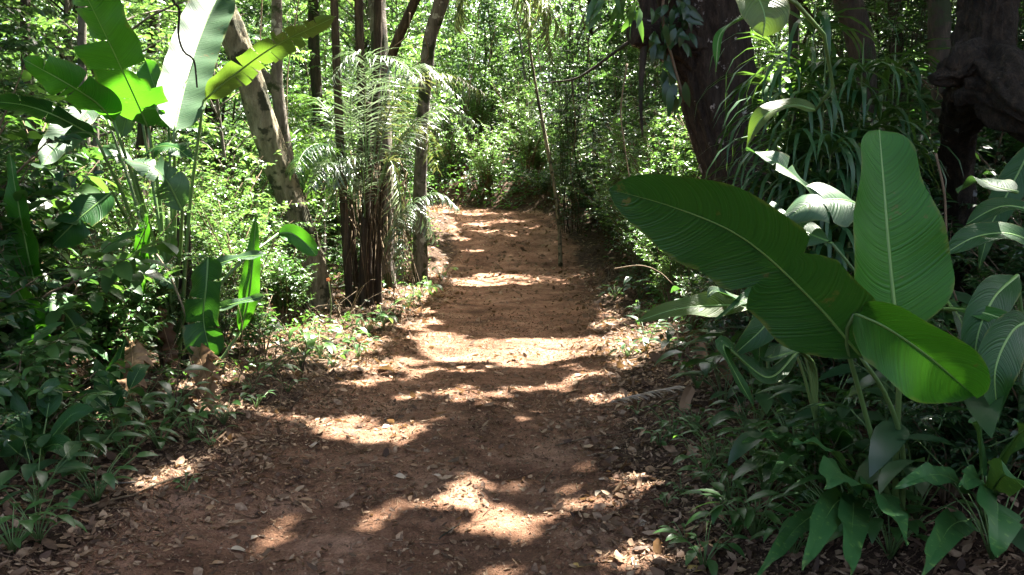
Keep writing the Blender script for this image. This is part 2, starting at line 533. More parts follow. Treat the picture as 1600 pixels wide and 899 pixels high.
def dry_mat(name, cols, trans=0.12, rough=.75):
    m = bpy.data.materials.new(name); nt = nodes(m)
    out = N(nt, 'ShaderNodeOutputMaterial')
    pr = N(nt, 'ShaderNodeBsdfPrincipled'); pr.inputs['Roughness'].default_value = rough; pr.inputs['Specular IOR Level'].default_value = .3
    tl = N(nt, 'ShaderNodeBsdfTranslucent'); tl.inputs[0].default_value = (.35, .2, .08, 1)
    mx = N(nt, 'ShaderNodeMixShader'); mx.inputs[0].default_value = trans
    geo = N(nt, 'ShaderNodeNewGeometry')
    r = ramp(nt, [(i / (len(cols) - 1), c) for i, c in enumerate(cols)])
    tex = N(nt, 'ShaderNodeTexCoord')
    nz = N(nt, 'ShaderNodeTexNoise'); nz.inputs['Scale'].default_value = 30; nz.inputs['Detail'].default_value = 5
    nt.links.new(tex.outputs['Object'], nz.inputs['Vector'])
    a = N(nt, 'ShaderNodeMath', operation='MULTIPLY_ADD'); a.inputs[1].default_value = .7
    nt.links.new(nz.outputs[0], a.inputs[0])
    sb = N(nt, 'ShaderNodeMath', operation='SUBTRACT'); sb.inputs[1].default_value = .35
    nt.links.new(geo.outputs['Random Per Island'], sb.inputs[0])
    nt.links.new(sb.outputs[0], a.inputs[2])
    nt.links.new(a.outputs[0], r.inputs[0])
    nt.links.new(r.outputs[0], pr.inputs['Base Color'])
    nt.links.new(pr.outputs[0], mx.inputs[1]); nt.links.new(tl.outputs[0], mx.inputs[2]); nt.links.new(mx.outputs[0], out.inputs[0])
    return m


M = {}
M['leaf_mid'] = leaf_mat('green_leaf', [(.018, .058, .016), (.034, .092, .022), (.065, .13, .032)], trans=.27, tcol=(.15, .33, .04), rough=.33, spec=.65)
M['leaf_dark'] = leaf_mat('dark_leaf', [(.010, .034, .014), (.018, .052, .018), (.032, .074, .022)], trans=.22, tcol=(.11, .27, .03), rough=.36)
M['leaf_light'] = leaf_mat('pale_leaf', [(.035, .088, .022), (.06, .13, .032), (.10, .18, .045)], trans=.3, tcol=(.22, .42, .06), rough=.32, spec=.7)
M['leaf_far'] = leaf_mat('forest_leaf', [(.02, .058, .02), (.036, .09, .026), (.075, .14, .04)], trans=.3, tcol=(.2, .38, .07), rough=.33, spec=.65)
M['canopy'] = leaf_mat('canopy_leaf', [(.03, .075, .018), (.05, .12, .024)], trans=.24, tcol=(.22, .38, .08))
M['herb'] = leaf_mat('herb_leaf', [(.018, .062, .016), (.034, .09, .021), (.06, .13, .027)], trans=.27, tcol=(.16, .36, .03))
M['blade'] = leaf_mat('broad_blade', [(.014, .082, .006), (.022, .108, .009), (.036, .13, .012)], trans=.25, tcol=(.12, .42, .01), rough=.4, veins=95, spec=.28, island=False)
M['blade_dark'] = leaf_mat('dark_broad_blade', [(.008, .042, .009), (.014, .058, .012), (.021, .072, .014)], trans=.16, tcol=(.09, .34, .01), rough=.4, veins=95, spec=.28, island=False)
M['blade_yellow'] = leaf_mat('yellowing_blade', [(.035, .08, .012), (.055, .10, .015), (.10, .125, .022)], trans=.24, tcol=(.17, .32, .02), rough=.42, veins=95, spec=.35, island=False)
M['blade_waxy'] = leaf_mat('waxy_blade', [(.02, .065, .024), (.034, .085, .032), (.05, .11, .045)], trans=.2, tcol=(.15, .36, .04), rough=.5, veins=95, spec=.4, island=False)
M['midrib'] = leaf_mat('pale_midrib', [(.10, .21, .045), (.15, .27, .06)], trans=.1, rough=.45, island=False)
M['stalk'] = leaf_mat('green_stalk', [(.05, .11, .03), (.09, .16, .045), (.15, .21, .06)], trans=.1, rough=.45, island=False)
M['palm_leaf'] = leaf_mat('palm_leaflet', [(.06, .10, .055), (.12, .16, .11), (.24, .26, .21)], trans=.14, tcol=(.18, .30, .08), rough=.27, spec=1.0)  # the sun's white shine is partly put into these pale colours
M['palm_yellow'] = leaf_mat('old_palm_leaflet', [(.07, .12, .03), (.12, .15, .05), (.16, .14, .07)], trans=.18, tcol=(.25, .30, .05), rough=.35, spec=.7)
M['strap'] = leaf_mat('strap_leaf', [(.014, .055, .02), (.024, .075, .026), (.036, .095, .032)], trans=.22, rough=.4, spec=.4)
M['spotted'] = leaf_mat('spotted_leaf', [(.014, .062, .018), (.024, .085, .022)], trans=.12, rough=.5, spec=.2, spots=(.06, .13, .03))
M['bark_dark'] = bark_mat('dark_bark', [(.012, .009, .006), (.038, .027, .017), (.09, .063, .04)], 24, .25, blotch=((.45, .41, .35), 9, .63), bump=.08)
M['bark_pale'] = bark_mat('pale_bark', [(.07, .06, .038), (.19, .165, .105), (.34, .30, .20)], 11, .3, blotch=((.045, .045, .024), 3.2, .5), bump=.06)
M['bark_grey'] = bark_mat('grey_bark', [(.05, .043, .034), (.13, .112, .09), (.24, .21, .17)], 13, .25, blotch=((.34, .33, .28), 6, .6), moss=((.035, .045, .018), 3.1, .55), bump=.04)
M['bark_brown'] = bark_mat('brown_bark', [(.018, .014, .009), (.045, .036, .024), (.09, .07, .047)], 16, .2, moss=((.03, .042, .016), 4.1, .54), bump=.04)
M['palm_stem'] = bark_mat('palm_stem', [(.012, .009, .006), (.045, .032, .02), (.12, .09, .055)], 14, .12, bump=.03)
M['lumpy'] = bark_mat('lumpy_bark', [(.009, .008, .005), (.032, .025, .015), (.085, .06, .035)], 24, .5, blotch=((.30, .31, .29), 4.5, .64), bump=.12)
M['twig'] = bark_mat('twig_bark', [(.05, .035, .02), (.12, .085, .05), (.2, .15, .09)], 20, .3, bump=.005)
M['twig_pale'] = bark_mat('dead_twig', [(.14, .11, .07), (.26, .2, .13)], 20, .3, bump=.005)
M['litter'] = dry_mat('dead_leaf', [(.035, .02, .012), (.085, .05, .03), (.15, .092, .052), (.30, .21, .13), (.09, .045, .025), (.11, .07, .04)])
M['dry_blade'] = dry_mat('dry_banana_leaf', [(.08, .045, .022), (.2, .12, .06), (.36, .23, .12), (.13, .07, .035)], trans=.15)
M['dry_pale'] = dry_mat('pale_dry_leaf', [(.3, .24, .17), (.42, .36, .27)], trans=.1)
M['dry_tan'] = dry_mat('tan_dry_leaf', [(.22, .13, .07), (.3, .19, .1)], trans=.1)
M['dry_brown'] = dry_mat('brown_dry_leaf', [(.10, .05, .03), (.15, .08, .045)], trans=.1)
M['dry_yellow'] = dry_mat('yellow_dry_leaf', [(.32, .22, .06), (.38, .27, .09)], trans=.15)
M['red'] = dry_mat('red_petal', [(.6, .02, .02), (.7, .03, .03)], trans=.2, rough=.5)


def ground_mat():
    m = bpy.data.materials.new('forest_soil'); nt = nodes(m)
    out = N(nt, 'ShaderNodeOutputMaterial')
    pr = N(nt, 'ShaderNodeBsdfPrincipled'); pr.inputs['Roughness'].default_value = .95; pr.inputs['Specular IOR Level'].default_value = .15
    tex = N(nt, 'ShaderNodeTexCoord')
    uv = N(nt, 'ShaderNodeUVMap'); sep = N(nt, 'ShaderNodeSeparateXYZ'); nt.links.new(uv.outputs[0], sep.inputs[0])

    def noise(s, d=5, r=.6):
        n = N(nt, 'ShaderNodeTexNoise'); n.inputs['Scale'].default_value = s; n.inputs['Detail'].default_value = d; n.inputs['Roughness'].default_value = r
        nt.links.new(tex.outputs['Object'], n.inputs['Vector']); return n
    a = noise(1.6, 6, .65); b = noise(14, 6, .7); c = noise(90, 4, .7)
    dirt = ramp(nt, [(.3, (.12, .066, .040)), (.5, (.235, .128, .080)), (.68, (.35, .215, .145))])
    nt.links.new(a.outputs[0], dirt.inputs[0])
    damp = N(nt, 'ShaderNodeTexNoise'); damp.inputs['Scale'].default_value = .9; damp.inputs['Detail'].default_value = 7; damp.inputs['Roughness'].default_value = .62; damp.inputs['Distortion'].default_value = .6
    nt.links.new(tex.outputs['Object'], damp.inputs['Vector'])
    dr_ = ramp(nt, [(.38, (.52, .47, .43)), (.5, (.95, .93, .9)), (.62, (1.15, 1.15, 1.15))]); nt.links.new(damp.outputs[0], dr_.inputs[0])
    dm = N(nt, 'ShaderNodeMix', data_type='RGBA', blend_type='MULTIPLY'); dm.inputs[0].default_value = .9
    nt.links.new(dirt.outputs[0], dm.inputs[6]); nt.links.new(dr_.outputs[0], dm.inputs[7])
    fine = ramp(nt, [(.35, (.55, .5, .45)), (.55, (1, 1, 1)), (.72, (1.25, 1.2, 1.15))])
    nt.links.new(b.outputs[0], fine.inputs[0])
    mu = N(nt, 'ShaderNodeMix', data_type='RGBA', blend_type='MULTIPLY'); mu.inputs[0].default_value = .8
    nt.links.new(dm.outputs[2], mu.inputs[6]); nt.links.new(fine.outputs[0], mu.inputs[7])
    gr = ramp(nt, [(.36, (.5, .45, .42)), (.5, (1, 1, 1)), (.66, (1.3, 1.3, 1.25))])
    nt.links.new(c.outputs[0], gr.inputs[0])
    mg = N(nt, 'ShaderNodeMix', data_type='RGBA', blend_type='MULTIPLY'); mg.inputs[0].default_value = .7
    nt.links.new(mu.outputs[2], mg.inputs[6]); nt.links.new(gr.outputs[0], mg.inputs[7])
    hum = ramp(nt, [(.35, (.028, .016, .010)), (.55, (.07, .042, .026)), (.7, (.13, .085, .05))])
    nt.links.new(b.outputs[0], hum.inputs[0])
    # u = 1 on the trodden path, 0 in the forest
    ad = N(nt, 'ShaderNodeMath', operation='MULTIPLY_ADD'); ad.inputs[1].default_value = .9
    sb = N(nt, 'ShaderNodeMath', operation='SUBTRACT'); sb.inputs[1].default_value = .5
    nt.links.new(b.outputs[0], sb.inputs[0]); nt.links.new(sb.outputs[0], ad.inputs[0]); nt.links.new(sep.outputs[0], ad.inputs[2])
    mr = N(nt, 'ShaderNodeMapRange'); mr.inputs[1].default_value = .3; mr.inputs[2].default_value = .65
    nt.links.new(ad.outputs[0], mr.inputs[0])
    mix = N(nt, 'ShaderNodeMix', data_type='RGBA'); nt.links.new(mr.outputs[0], mix.inputs[0])
    nt.links.new(hum.outputs[0], mix.inputs[6]); nt.links.new(mg.outputs[2], mix.inputs[7])
    nt.links.new(mix.outputs[2], pr.inputs['Base Color'])
    s = N(nt, 'ShaderNodeMath', operation='ADD'); nt.links.new(b.outputs[0], s.inputs[0]); nt.links.new(c.outputs[0], s.inputs[1])
    bp = N(nt, 'ShaderNodeBump'); bp.inputs['Strength'].default_value = 1.0; bp.inputs['Distance'].default_value = .03
    nt.links.new(s.outputs[0], bp.inputs['Height']); nt.links.new(bp.outputs[0], pr.inputs['Normal'])
    nt.links.new(pr.outputs[0], out.inputs[0])
    return m


M['soil'] = ground_mat()

# ------------------------------------------------------------------ ground and path: one grid, its faces split between the two
def axis(segs):
    out = []
    for a, b, st in segs:
        out.append(np.arange(a, b, st))
    return np.concatenate(out + [[segs[-1][1]]])


gx = axis([(-260, -40, 20), (-40, -10, 1.5), (-10, -3.6, .25), (-3.6, 3.6, .045), (3.6, 12, .25), (12, 40, 1.5), (40, 260, 20)])
gy = axis([(-60, -6, 3), (-6, 1.4, .2), (1.4, 13, .05), (13, 32, .12), (32, 60, 1.0), (60, 300, 12)])
X, Y = np.meshgrid(gx, gy)
Z = height(X, Y)
nx, ny = len(gx), len(gy)
V = np.stack([X, Y, Z], -1).reshape(-1, 3)
pathness = 1 - sstep(.78, 1.3, np.abs(X - xc(Y)) / hw(Y) + (fnoise(X * 1.3, Y * 1.3, 71) - .5) * .5)
UVg = np.stack([pathness, np.zeros_like(pathness)], -1).reshape(-1, 2)
ii, jj = np.meshgrid(np.arange(nx - 1), np.arange(ny - 1))
q = np.stack([jj * nx + ii, jj * nx + ii + 1, (jj + 1) * nx + ii + 1, (jj + 1) * nx + ii], -1).reshape(-1, 4)
cxm = (X[:-1, :-1] + X[1:, 1:]) / 2; cym = (Y[:-1, :-1] + Y[1:, 1:]) / 2
isp = ((np.abs(cxm - xc(cym)) / hw(cym) + (fnoise(cxm * 1.3, cym * 1.3, 71) - .5) * .5 < 1.04) & (cym > -6) & (cym < 40)).ravel()
for nm, sel in (('ground', ~isp), ('path', isp)):
    qq = q[sel]; used = np.unique(qq); remap = np.full(len(V), -1); remap[used] = np.arange(len(used))
    o = Geo().add(V[used], remap[qq], uv=UVg[used]).build(nm, M['soil'])
    tag(o, {'ground': 'dark forest floor of soil and humus on both sides of the path', 'path': 'reddish brown earth path winding up through the forest'}[nm], nm, kind='structure')

# ------------------------------------------------------------------ plant growers
def grow(rng, stems, twigs=12, twig_len=(.3, .7), leaves=12, L=.09, W=.4, tpl=T_LO, curl=.3, start=.25, sides=5, spread=1.0, up=.25, leaf_up=1.0, fol=None, wood=None):
    """stems: list of (points, r0, r1). Adds side twigs with alternate leaves."""
    fol = fol or Geo(); wood = wood or Geo()
    for pts, r0, r1 in stems:
        n = len(pts)
        tube(wood, pts, np.linspace(r0, r1, n), sides)
        T = unit(np.gradient(pts, axis=0))
        for k in range(twigs):
            t = start + (1 - start) * (k + rng.random()) / twigs
            f = t * (n - 1); i = min(int(f), n - 2); base = pts[i] + (pts[i + 1] - pts[i]) * (f - i)
            d = rand_unit(rng, 1)[0]; d[2] = abs(d[2]) * up; d = unit(d * spread + T[i] * .45)
            ln = rng.uniform(*twig_len) * (1.15 - .5 * t)
            m = 5; s = np.linspace(0, 1, m)[:, None]
            tw = base + d * ln * s + np.array([0, 0, -1]) * (s ** 2) * ln * rng.uniform(-.05, .35)
            tube(wood, tw, np.linspace(max(r1 * .6, .0025), .0015, m), 3)
            nl = int(leaves * rng.uniform(.7, 1.2))
            u = np.linspace(.12, 1, nl)
            pos = np.stack([np.interp(u, s[:, 0], tw[:, a]) for a in range(3)], -1)
            td = unit(tw[-1] - tw[0]); sd = unit(np.cross(td, [0, 0, 1.]) + 1e-4)
            sg = np.where(np.arange(nl) % 2 == 0, 1, -1)[:, None]
            dr = td * rng.uniform(.3, .8, (nl, 1)) + sg * sd * .8 + rng.normal(size=(nl, 3)) * .22 + np.array([0, 0, -.15])
            nr = np.array([0, 0, 1.]) * leaf_up + rng.normal(size=(nl, 3)) * .38
            ll = L * rng.uniform(.65, 1.25, nl)
            scatter(fol, pos, dr, nr, ll, ll * W * rng.uniform(.85, 1.15, nl), tpl, curl * rng.uniform(.3, 1.6, nl))
    return fol, wood


def bush(seed, H, R, nst, **kw):
    rng = np.random.default_rng(seed)
    stems = []
    for k in range(nst):
        a = rng.uniform(0, 2 * pi); rr = R * rng.uniform(.25, 1.0); hh = H * rng.uniform(.55, 1.0)
        b = np.array([cos(a), sin(a), 0]) * .08 * rng.random()
        e = np.array([cos(a) * rr, sin(a) * rr, hh])
        mid = (b + e) / 2 + np.array([-cos(a), -sin(a), .6]) * R * .15 + rng.normal(size=3) * .06
        stems.append((spline([b, mid, e], 8), .012 + H * .003, .004))
    return grow(rng, stems, **kw)


def sapling(seed, H, R, nb, r0=.03, clear=.35, **kw):
    rng = np.random.default_rng(seed)
    top = np.array([rng.normal() * .25, rng.normal() * .25, H])
    tr = spline([np.zeros(3), np.array([rng.normal() * .12, rng.normal() * .12, H * .5]), top], 10)
    stems = []
    wood = Geo(); tube(wood, tr, np.linspace(r0, r0 * .3, 10), 7)
    for k in range(nb):
        t = clear + (1 - clear) * (k + rng.random()) / nb
        f = t * 9; i = min(int(f), 8); b = tr[i] + (tr[i + 1] - tr[i]) * (f - i)
        a = rng.uniform(0, 2 * pi); ln = R * rng.uniform(.6, 1.1) * (1.2 - .7 * t)
        d = np.array([cos(a), sin(a), rng.uniform(.1, .7)])
        e = b + d * ln
        stems.append((spline([b, (b + e) / 2 + np.array([0, 0, .12 * ln]), e], 6), r0 * .4, .004))
    return grow(rng, stems, wood=wood, **kw)


PROTO = {}


def proto(kind, name, folmat, woodmat, gen, parts=('foliage', 'stems')):
    fol, wood = gen
    PROTO[kind] = (name, fol.mesh(parts[0], folmat), wood.mesh(parts[1], woodmat), parts)


def place(kind, x, y, sc=1.0, rz=0.0, label=None, cat='shrub', group=None, dz=-.03, tilt=(0, 0), zsc=1.0):
    name, fm, wm, parts = PROTO[kind]
    e = empty(name, (x, y, float(height(x, y)) + dz), rz, sc)
    e.rotation_euler = (tilt[0], tilt[1], rz)
    e.scale = (sc, sc, sc * zsc)
    for pn, me in zip(parts, (fm, wm)):
        if len(me.polygons):
            o = bpy.data.objects.new(pn, me); COL.objects.link(o); o.parent = e
    return tag(e, label, cat, group)


proto('bush_a', 'leafy_shrub', M['leaf_mid'], M['twig'], bush(11, 1.9, 1.0, 18, twigs=13, leaves=14, L=.085, W=.42))
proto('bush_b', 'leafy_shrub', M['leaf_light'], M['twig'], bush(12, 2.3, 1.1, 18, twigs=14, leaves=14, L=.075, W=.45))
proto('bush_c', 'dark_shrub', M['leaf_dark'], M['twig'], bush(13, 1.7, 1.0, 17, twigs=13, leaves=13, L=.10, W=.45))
proto('bush_d', 'broadleaf_shrub', M['herb'], M['twig'], bush(14, 1.3, .8, 9, twigs=7, leaves=9, L=.17, W=.42, tpl=T_OVAL))
proto('bush_f', 'fine_shrub', M['leaf_mid'], M['twig'], bush(15, 2.4, 1.0, 20, twigs=17, leaves=17, L=.05, W=.5, twig_len=(.25, .5)))
proto('sap_a', 'slender_tree', M['leaf_mid'], M['bark_brown'], sapling(21, 5.2, 1.5, 20, twigs=8, leaves=12, L=.10, W=.42), ('crown', 'trunk'))
proto('sap_b', 'slender_tree', M['leaf_light'], M['bark_grey'], sapling(22, 6.5, 1.8, 24, r0=.045, clear=.3, twigs=9, leaves=12, L=.11, W=.42), ('crown', 'trunk'))
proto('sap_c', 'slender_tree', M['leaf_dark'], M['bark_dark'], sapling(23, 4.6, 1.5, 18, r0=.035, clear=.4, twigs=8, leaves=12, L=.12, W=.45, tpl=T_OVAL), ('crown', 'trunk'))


def creeper(seed, H, R):
    rng = np.random.default_rng(seed); stems = []
    for k in range(16):
        a = rng.uniform(0, 2 * pi); rr = R * rng.random() ** .6; b = np.array([cos(a) * rr, sin(a) * rr, 0])
        hh = H * rng.uniform(.6, 1)
        pts = [b + np.array([rng.normal() * .15, rng.normal() * .15, hh * t]) for t in (0, .3, .6, 1)]
        stems.append((spline(pts, 12), .012, .005))
    return grow(rng, stems, twigs=26, twig_len=(.2, .55), leaves=11, L=.085, W=.5, start=.03, up=.1)


proto('creeper', 'creeper_vine', M['leaf_mid'], M['twig'], creeper(51, 7.0, .75), ('foliage', 'vines'))
proto('creeper_d', 'creeper_vine', M['leaf_dark'], M['bark_brown'], creeper(52, 8.0, .85), ('foliage', 'vines'))


def herb_gen(seed, n, L, W, hgt, tpl=T_HI, curl=.45):
    rng = np.random.default_rng(seed); f = Geo(); w = Geo()
    for k in range(n):
        a = k * 2.4 + rng.normal() * .3; hh = hgt * rng.uniform(.3, 1); rr = hh * rng.uniform(.3, .9)
        e = np.array([cos(a) * rr, sin(a) * rr, hh])
        tube(w, spline([np.zeros(3), e * [.4, .4, .6], e], 4), [.004, .003, .003, .002], 3)
        l = L * rng.uniform(.6, 1.2)
        scatter(f, e[None], np.array([[cos(a), sin(a), rng.uniform(-.1, .5)]]), np.array([[0, 0, 1.]]) + rng.normal(size=(1, 3)) * .2, l, l * W, tpl, curl * rng.uniform(.5, 1.3))
    return f, w


proto('herb_a', 'ground_herb', M['herb'], M['stalk'], herb_gen(31, 16, .13, .38, .25), ('leaves', 'stems'))
proto('herb_b', 'ground_herb', M['leaf_light'], M['stalk'], herb_gen(32, 12, .17, .3, .22, curl=.6), ('leaves', 'stems'))
proto('herb_c', 'seedling', M['herb'], M['stalk'], herb_gen(33, 6, .09, .45, .14), ('leaves', 'stems'))
proto('herb_d', 'broadleaf_herb', M['leaf_dark'], M['stalk'], herb_gen(34, 13, .24, .36, .42), ('leaves', 'stems'))
proto('herb_e', 'lobed_herb', M['herb'], M['stalk'], herb_gen(35, 30, .16, .2, .3, curl=.3), ('leaves', 'stems'))

# ------------------------------------------------------------------ big heliconia leaves
def blade(parent, pts, width, hint, fold=.25, mat='blade', tears=0, seed=0, curl=0.0, name='leaf', rows=34, rib='midrib', prof='oval', rib_r=.007, wave=.012, label=None, ruffle=0.0, notch=None):
    """pts: midrib, width in metres, hint: which way the face looks (one vector or two: base, tip); curl bends the margins back"""
    rng = np.random.default_rng(seed)
    C_ = spline(pts, rows)
    T = unit(np.gradient(C_, axis=0))
    hint = np.asarray(hint, float)
    u = np.linspace(0, 1, rows)
    hv = hint[None] * np.ones((rows, 1)) if hint.ndim == 1 else hint[0] * (1 - u[:, None]) + hint[1] * u[:, None]
    Nn = unit(hv - (hv * T).sum(1, keepdims=True) * T)
    B = np.cross(Nn, T)
    S = np.concatenate([[0], np.cumsum(np.linalg.norm(np.diff(C_, axis=0), axis=1))])
    if prof == 'oval':
        w = (1 - (1 - np.minimum(u / .22, 1)) ** 2) ** .7 * (1 - np.maximum((u - .55) / .45, 0) ** 2.3) ** .75
    elif prof == 'lance':
        w = (1 - (1 - np.minimum(u / .35, 1)) ** 2) ** .8 * (1 - np.maximum((u - .35) / .65, 0) ** 1.7) ** .95
    elif prof == 'egg':
        w = (1 - (1 - np.minimum(u / .25, 1)) ** 2) ** .5 * (1 - .52 * sstep(.25, 1, u)) * (1 - np.maximum((u - .86) / .14, 0) ** 2.2) ** .6
    else:                                                              # 'blunt'
        w = (1 - (1 - np.minimum(u / .15, 1)) ** 2) ** .6 * (1 - np.maximum((u - .8) / .2, 0) ** 2.6) ** .6
    w = w * width / 2 + .001
    if notch: w = w * (1 - .42 * np.exp(-((u - notch) / .028) ** 2))
    ms = 6; vv = np.linspace(0, 1, ms + 1)
    g = Geo()
    for sg in (-1, 1):
        cuts = sorted(rng.choice(np.arange(5, rows - 3), tears, replace=False)) if tears else []
        ed = [0] + [int(c) for c in cuts] + [rows - 1]
        for a, b in zip(ed[:-1], ed[1:]):
            if b <= a: continue
            idx = np.arange(a, b + 1); k = len(idx)
            gap = 0 if not tears else rng.uniform(.1, .45)
            drop = 0 if not tears else rng.uniform(-.15, .6)
            uc = S[idx].mean()
            pv = []
            for v in vv:
                ang = fold + curl * v
                out = w[idx] * v
                off_b = np.cos(ang) * out; off_n = np.sin(ang) * out
                wv = wave * v * np.sin(S[idx] * 23 + sg * 1.3 + seed) + ruffle * v * v * np.sin(S[idx] * 60 + seed + sg)
                p = C_[idx] + B[idx] * (sg * off_b)[:, None] + Nn[idx] * (off_n + wv - drop * v * v * w[idx])[:, None]
                # veins sweep a little towards the tip; torn strips narrow at the margin
                p = p + T[idx] * ((.10 * v * w[idx]) - (S[idx] - uc) * gap * v * (0 if not tears else 1) * .35)[:, None]
                pv.append(p)
            pv = np.stack(pv, 1)
            uv = np.stack([np.broadcast_to(S[idx][:, None], (k, ms + 1)), np.broadcast_to(vv * sg, (k, ms + 1))], -1)
            i = np.arange(k - 1)[:, None] * (ms + 1); j = np.arange(ms)[None]
            q = np.stack([i + j, i + j + 1, i + ms + 1 + j + 1, i + ms + 1 + j], -1).reshape(-1, 4)
            if sg < 0: q = q[:, ::-1]
            g.add(pv.reshape(-1, 3), q, uv=uv.reshape(-1, 2))
    o = g.build(name, M[mat] if isinstance(mat, str) else mat, parent)
    if label: o['label'] = label
    if rib:
        r = Geo(); tube(r, C_ - Nn * .002, np.linspace(rib_r, rib_r * .3, rows), 6)
        r.build('midrib', M['midrib'] if not str(mat).startswith('dry') else M['dry_tan'], o)
    return o


def stalk(parent, pts, r0, r1, mat='stalk', name='stalk', sides=7):
    g = Geo(); p = spline(pts, 14); tube(g, p, np.linspace(r0, r1, 14), sides)
    return g.build(name, M[mat], parent)


def px_w(px, d):
    return px * d / F_PX


def PP(*a):
    return [P(*t) for t in a]


FRONT = (0, -1, .15)

# ---- right foreground heliconia, d about 2.7
base_r = P(1395, 790, 2.95)
hr = tag(empty('heliconia_plant'), 'big heliconia with paddle leaves, one standing upright, beside the path in the right foreground', 'plant')
LEAF = {}
blade(hr, PP((1402, 520, 2.72), (1392, 430, 2.74), (1383, 320, 2.78), (1374, 203, 2.86)), px_w(178, 2.76), (.12, -1, .25), fold=.16, curl=.25, mat='blade', seed=1, prof='egg', rib_r=.010, wave=.010, label='large upright paddle leaf with a pale midrib')
blade(hr, PP((1348, 560, 2.62), (1270, 470, 2.55), (1165, 375, 2.5), (1055, 325, 2.5), (952, 296, 2.55)), px_w(176, 2.5), (-.35, -.8, -.55), fold=.10, curl=.12, mat='blade_dark', notch=.42, seed=2, rib_r=.007, wave=.008, prof='oval', label='long dark leaf reaching out over the path edge')
blade(hr, PP((1336, 490, 2.52), (1385, 512, 2.46), (1452, 558, 2.42), (1524, 620, 2.44)), px_w(132, 2.45), [(-.15, -.85, -.5), (.0, -.8, -.6)], fold=.22, curl=.2, mat='blade', seed=3, prof='oval', wave=.014, label='leaf bent over in front of the upright one')
stalk(hr, PP((1345, 558, 2.62), (1385, 620, 2.7), (1410, 700, 2.85), (1410, 800, 2.97)), .007, .011)
stalk(hr, PP((1402, 520, 2.72), (1405, 600, 2.78), (1400, 700, 2.88), (1400, 800, 2.97)), .009, .013)
stalk(hr, PP((1336, 490, 2.52), (1322, 530, 2.6), (1345, 620, 2.72), (1395, 800, 2.97)), .007, .011)
# second shoot behind: waxy sunlit leaves
hr2 = tag(empty('heliconia_plant'), 'heliconia behind the big one, its waxy leaves shining white where the sun strikes', 'plant')
blade(hr2, PP((1330, 340, 3.7), (1290, 320, 3.65), (1225, 262, 3.6), (1165, 232, 3.65)), px_w(62, 3.6), (-.1, -.5, .9), fold=.35, curl=-.1, mat='blade_waxy', seed=5, prof='lance', tears=1)
blade(hr2, PP((1345, 320, 3.5), (1310, 312, 3.45), (1265, 318, 3.4), (1220, 350, 3.4)), px_w(95, 3.4), (.1, -.6, .85), fold=.3, curl=-.25, mat='blade_waxy', seed=6, prof='lance', tears=1)
blade(hr2, PP((1300, 380, 3.4), (1240, 355, 3.5), (1195, 330, 3.6), (1140, 318, 3.7)), px_w(60, 3.6), (-.1, -.55, .85), fold=.3, curl=-.3, mat='blade_waxy', seed=7, tears=3, prof='lance')
blade(hr2, PP((1590, 300, 3.1), (1555, 292, 3.2), (1530, 282, 3.3), (1495, 300, 3.4)), px_w(40, 3.4), (-.1, -.4, .9), fold=.3, mat='blade_waxy', seed=8, prof='lance')
blade(hr2, PP((1330, 520, 3.5), (1260, 445, 3.4), (1180, 460, 3.35), (1118, 500, 3.3)), px_w(46, 3.3), (-.1, -.6, .7), fold=.3, mat='blade_dark', seed=9, prof='lance')
for a, b, c, d in (((1330, 340, 3.7), (1370, 420, 3.65), (1380, 560, 3.55), (1390, 700, 3.5)), ((1345, 320, 3.5), (1385, 420, 3.5), (1395, 560, 3.5), (1395, 700, 3.5)), ((1300, 380, 3.4), (1350, 450, 3.45), (1380, 560, 3.5), (1388, 700, 3.5)), ((1330, 520, 3.5), (1365, 560, 3.5), (1385, 620, 3.5), (1392, 700, 3.5))):
    stalk(hr2, PP(a, b, c, d), .006, .010)
# low leaves of a third shoot reaching to the path
hr3 = tag(empty('heliconia_plant'), 'low heliconia under the long dark leaf, with streaked leaf pointing at the path', 'plant')
blade(hr3, PP((1180, 478, 3.5), (1110, 478, 3.45), (1050, 485, 3.4), (992, 503, 3.4)), px_w(44, 3.4), (-.1, -.75, .55), fold=.25, mat='blade_yellow', seed=11, prof='lance', label='yellow streaked lower leaf')
blade(hr3, PP((1215, 500, 3.5), (1170, 480, 3.4), (1120, 455, 3.35), (1105, 462, 3.3)), px_w(38, 3.3), (-.2, -.5, .9), fold=.3, mat='blade_waxy', seed=12, prof='lance')
blade(hr3, PP((1230, 520, 3.3), (1210, 480, 3.2), (1190, 520, 3.1), (1185, 580, 3.1)), px_w(52, 3.1), (-.4, -.8, .3), fold=.35, mat='blade_dark', seed=13, prof='lance')
blade(hr3, PP((1235, 520, 3.2), (1215, 495, 3.1), (1180, 525, 3.05), (1140, 560, 3.05)), px_w(56, 3.1), (.2, -.8, .5), fold=.25, mat='blade_dark', seed=14, prof='lance')
blade(hr3, PP((1240, 540, 3.2), (1200, 560, 3.1), (1270, 540, 3.0), (1300, 520, 3.0)), px_w(34, 3.1), (.2, -.6, .8), fold=.25, mat='blade_waxy', seed=15, prof='lance')
blade(hr3, PP((1250, 545, 3.2), (1200, 590, 3.1), (1130, 540, 3.0), (1180, 640, 3.0)), px_w(36, 3.1), (0, -.6, .8), fold=.25, mat='blade_dark', seed=16, prof='lance')
for a in ((1180, 478, 3.5), (1215, 500, 3.5), (1230, 520, 3.3), (1235, 520, 3.2), (1240, 540, 3.2), (1250, 545, 3.2)):
    stalk(hr3, PP(a, ((a[0] + 1275) / 2 + 12, (a[1] + 640) / 2 - 15, 3.3), (1275, 660, 3.35), (1280, 705, 3.4)), .005, .008)
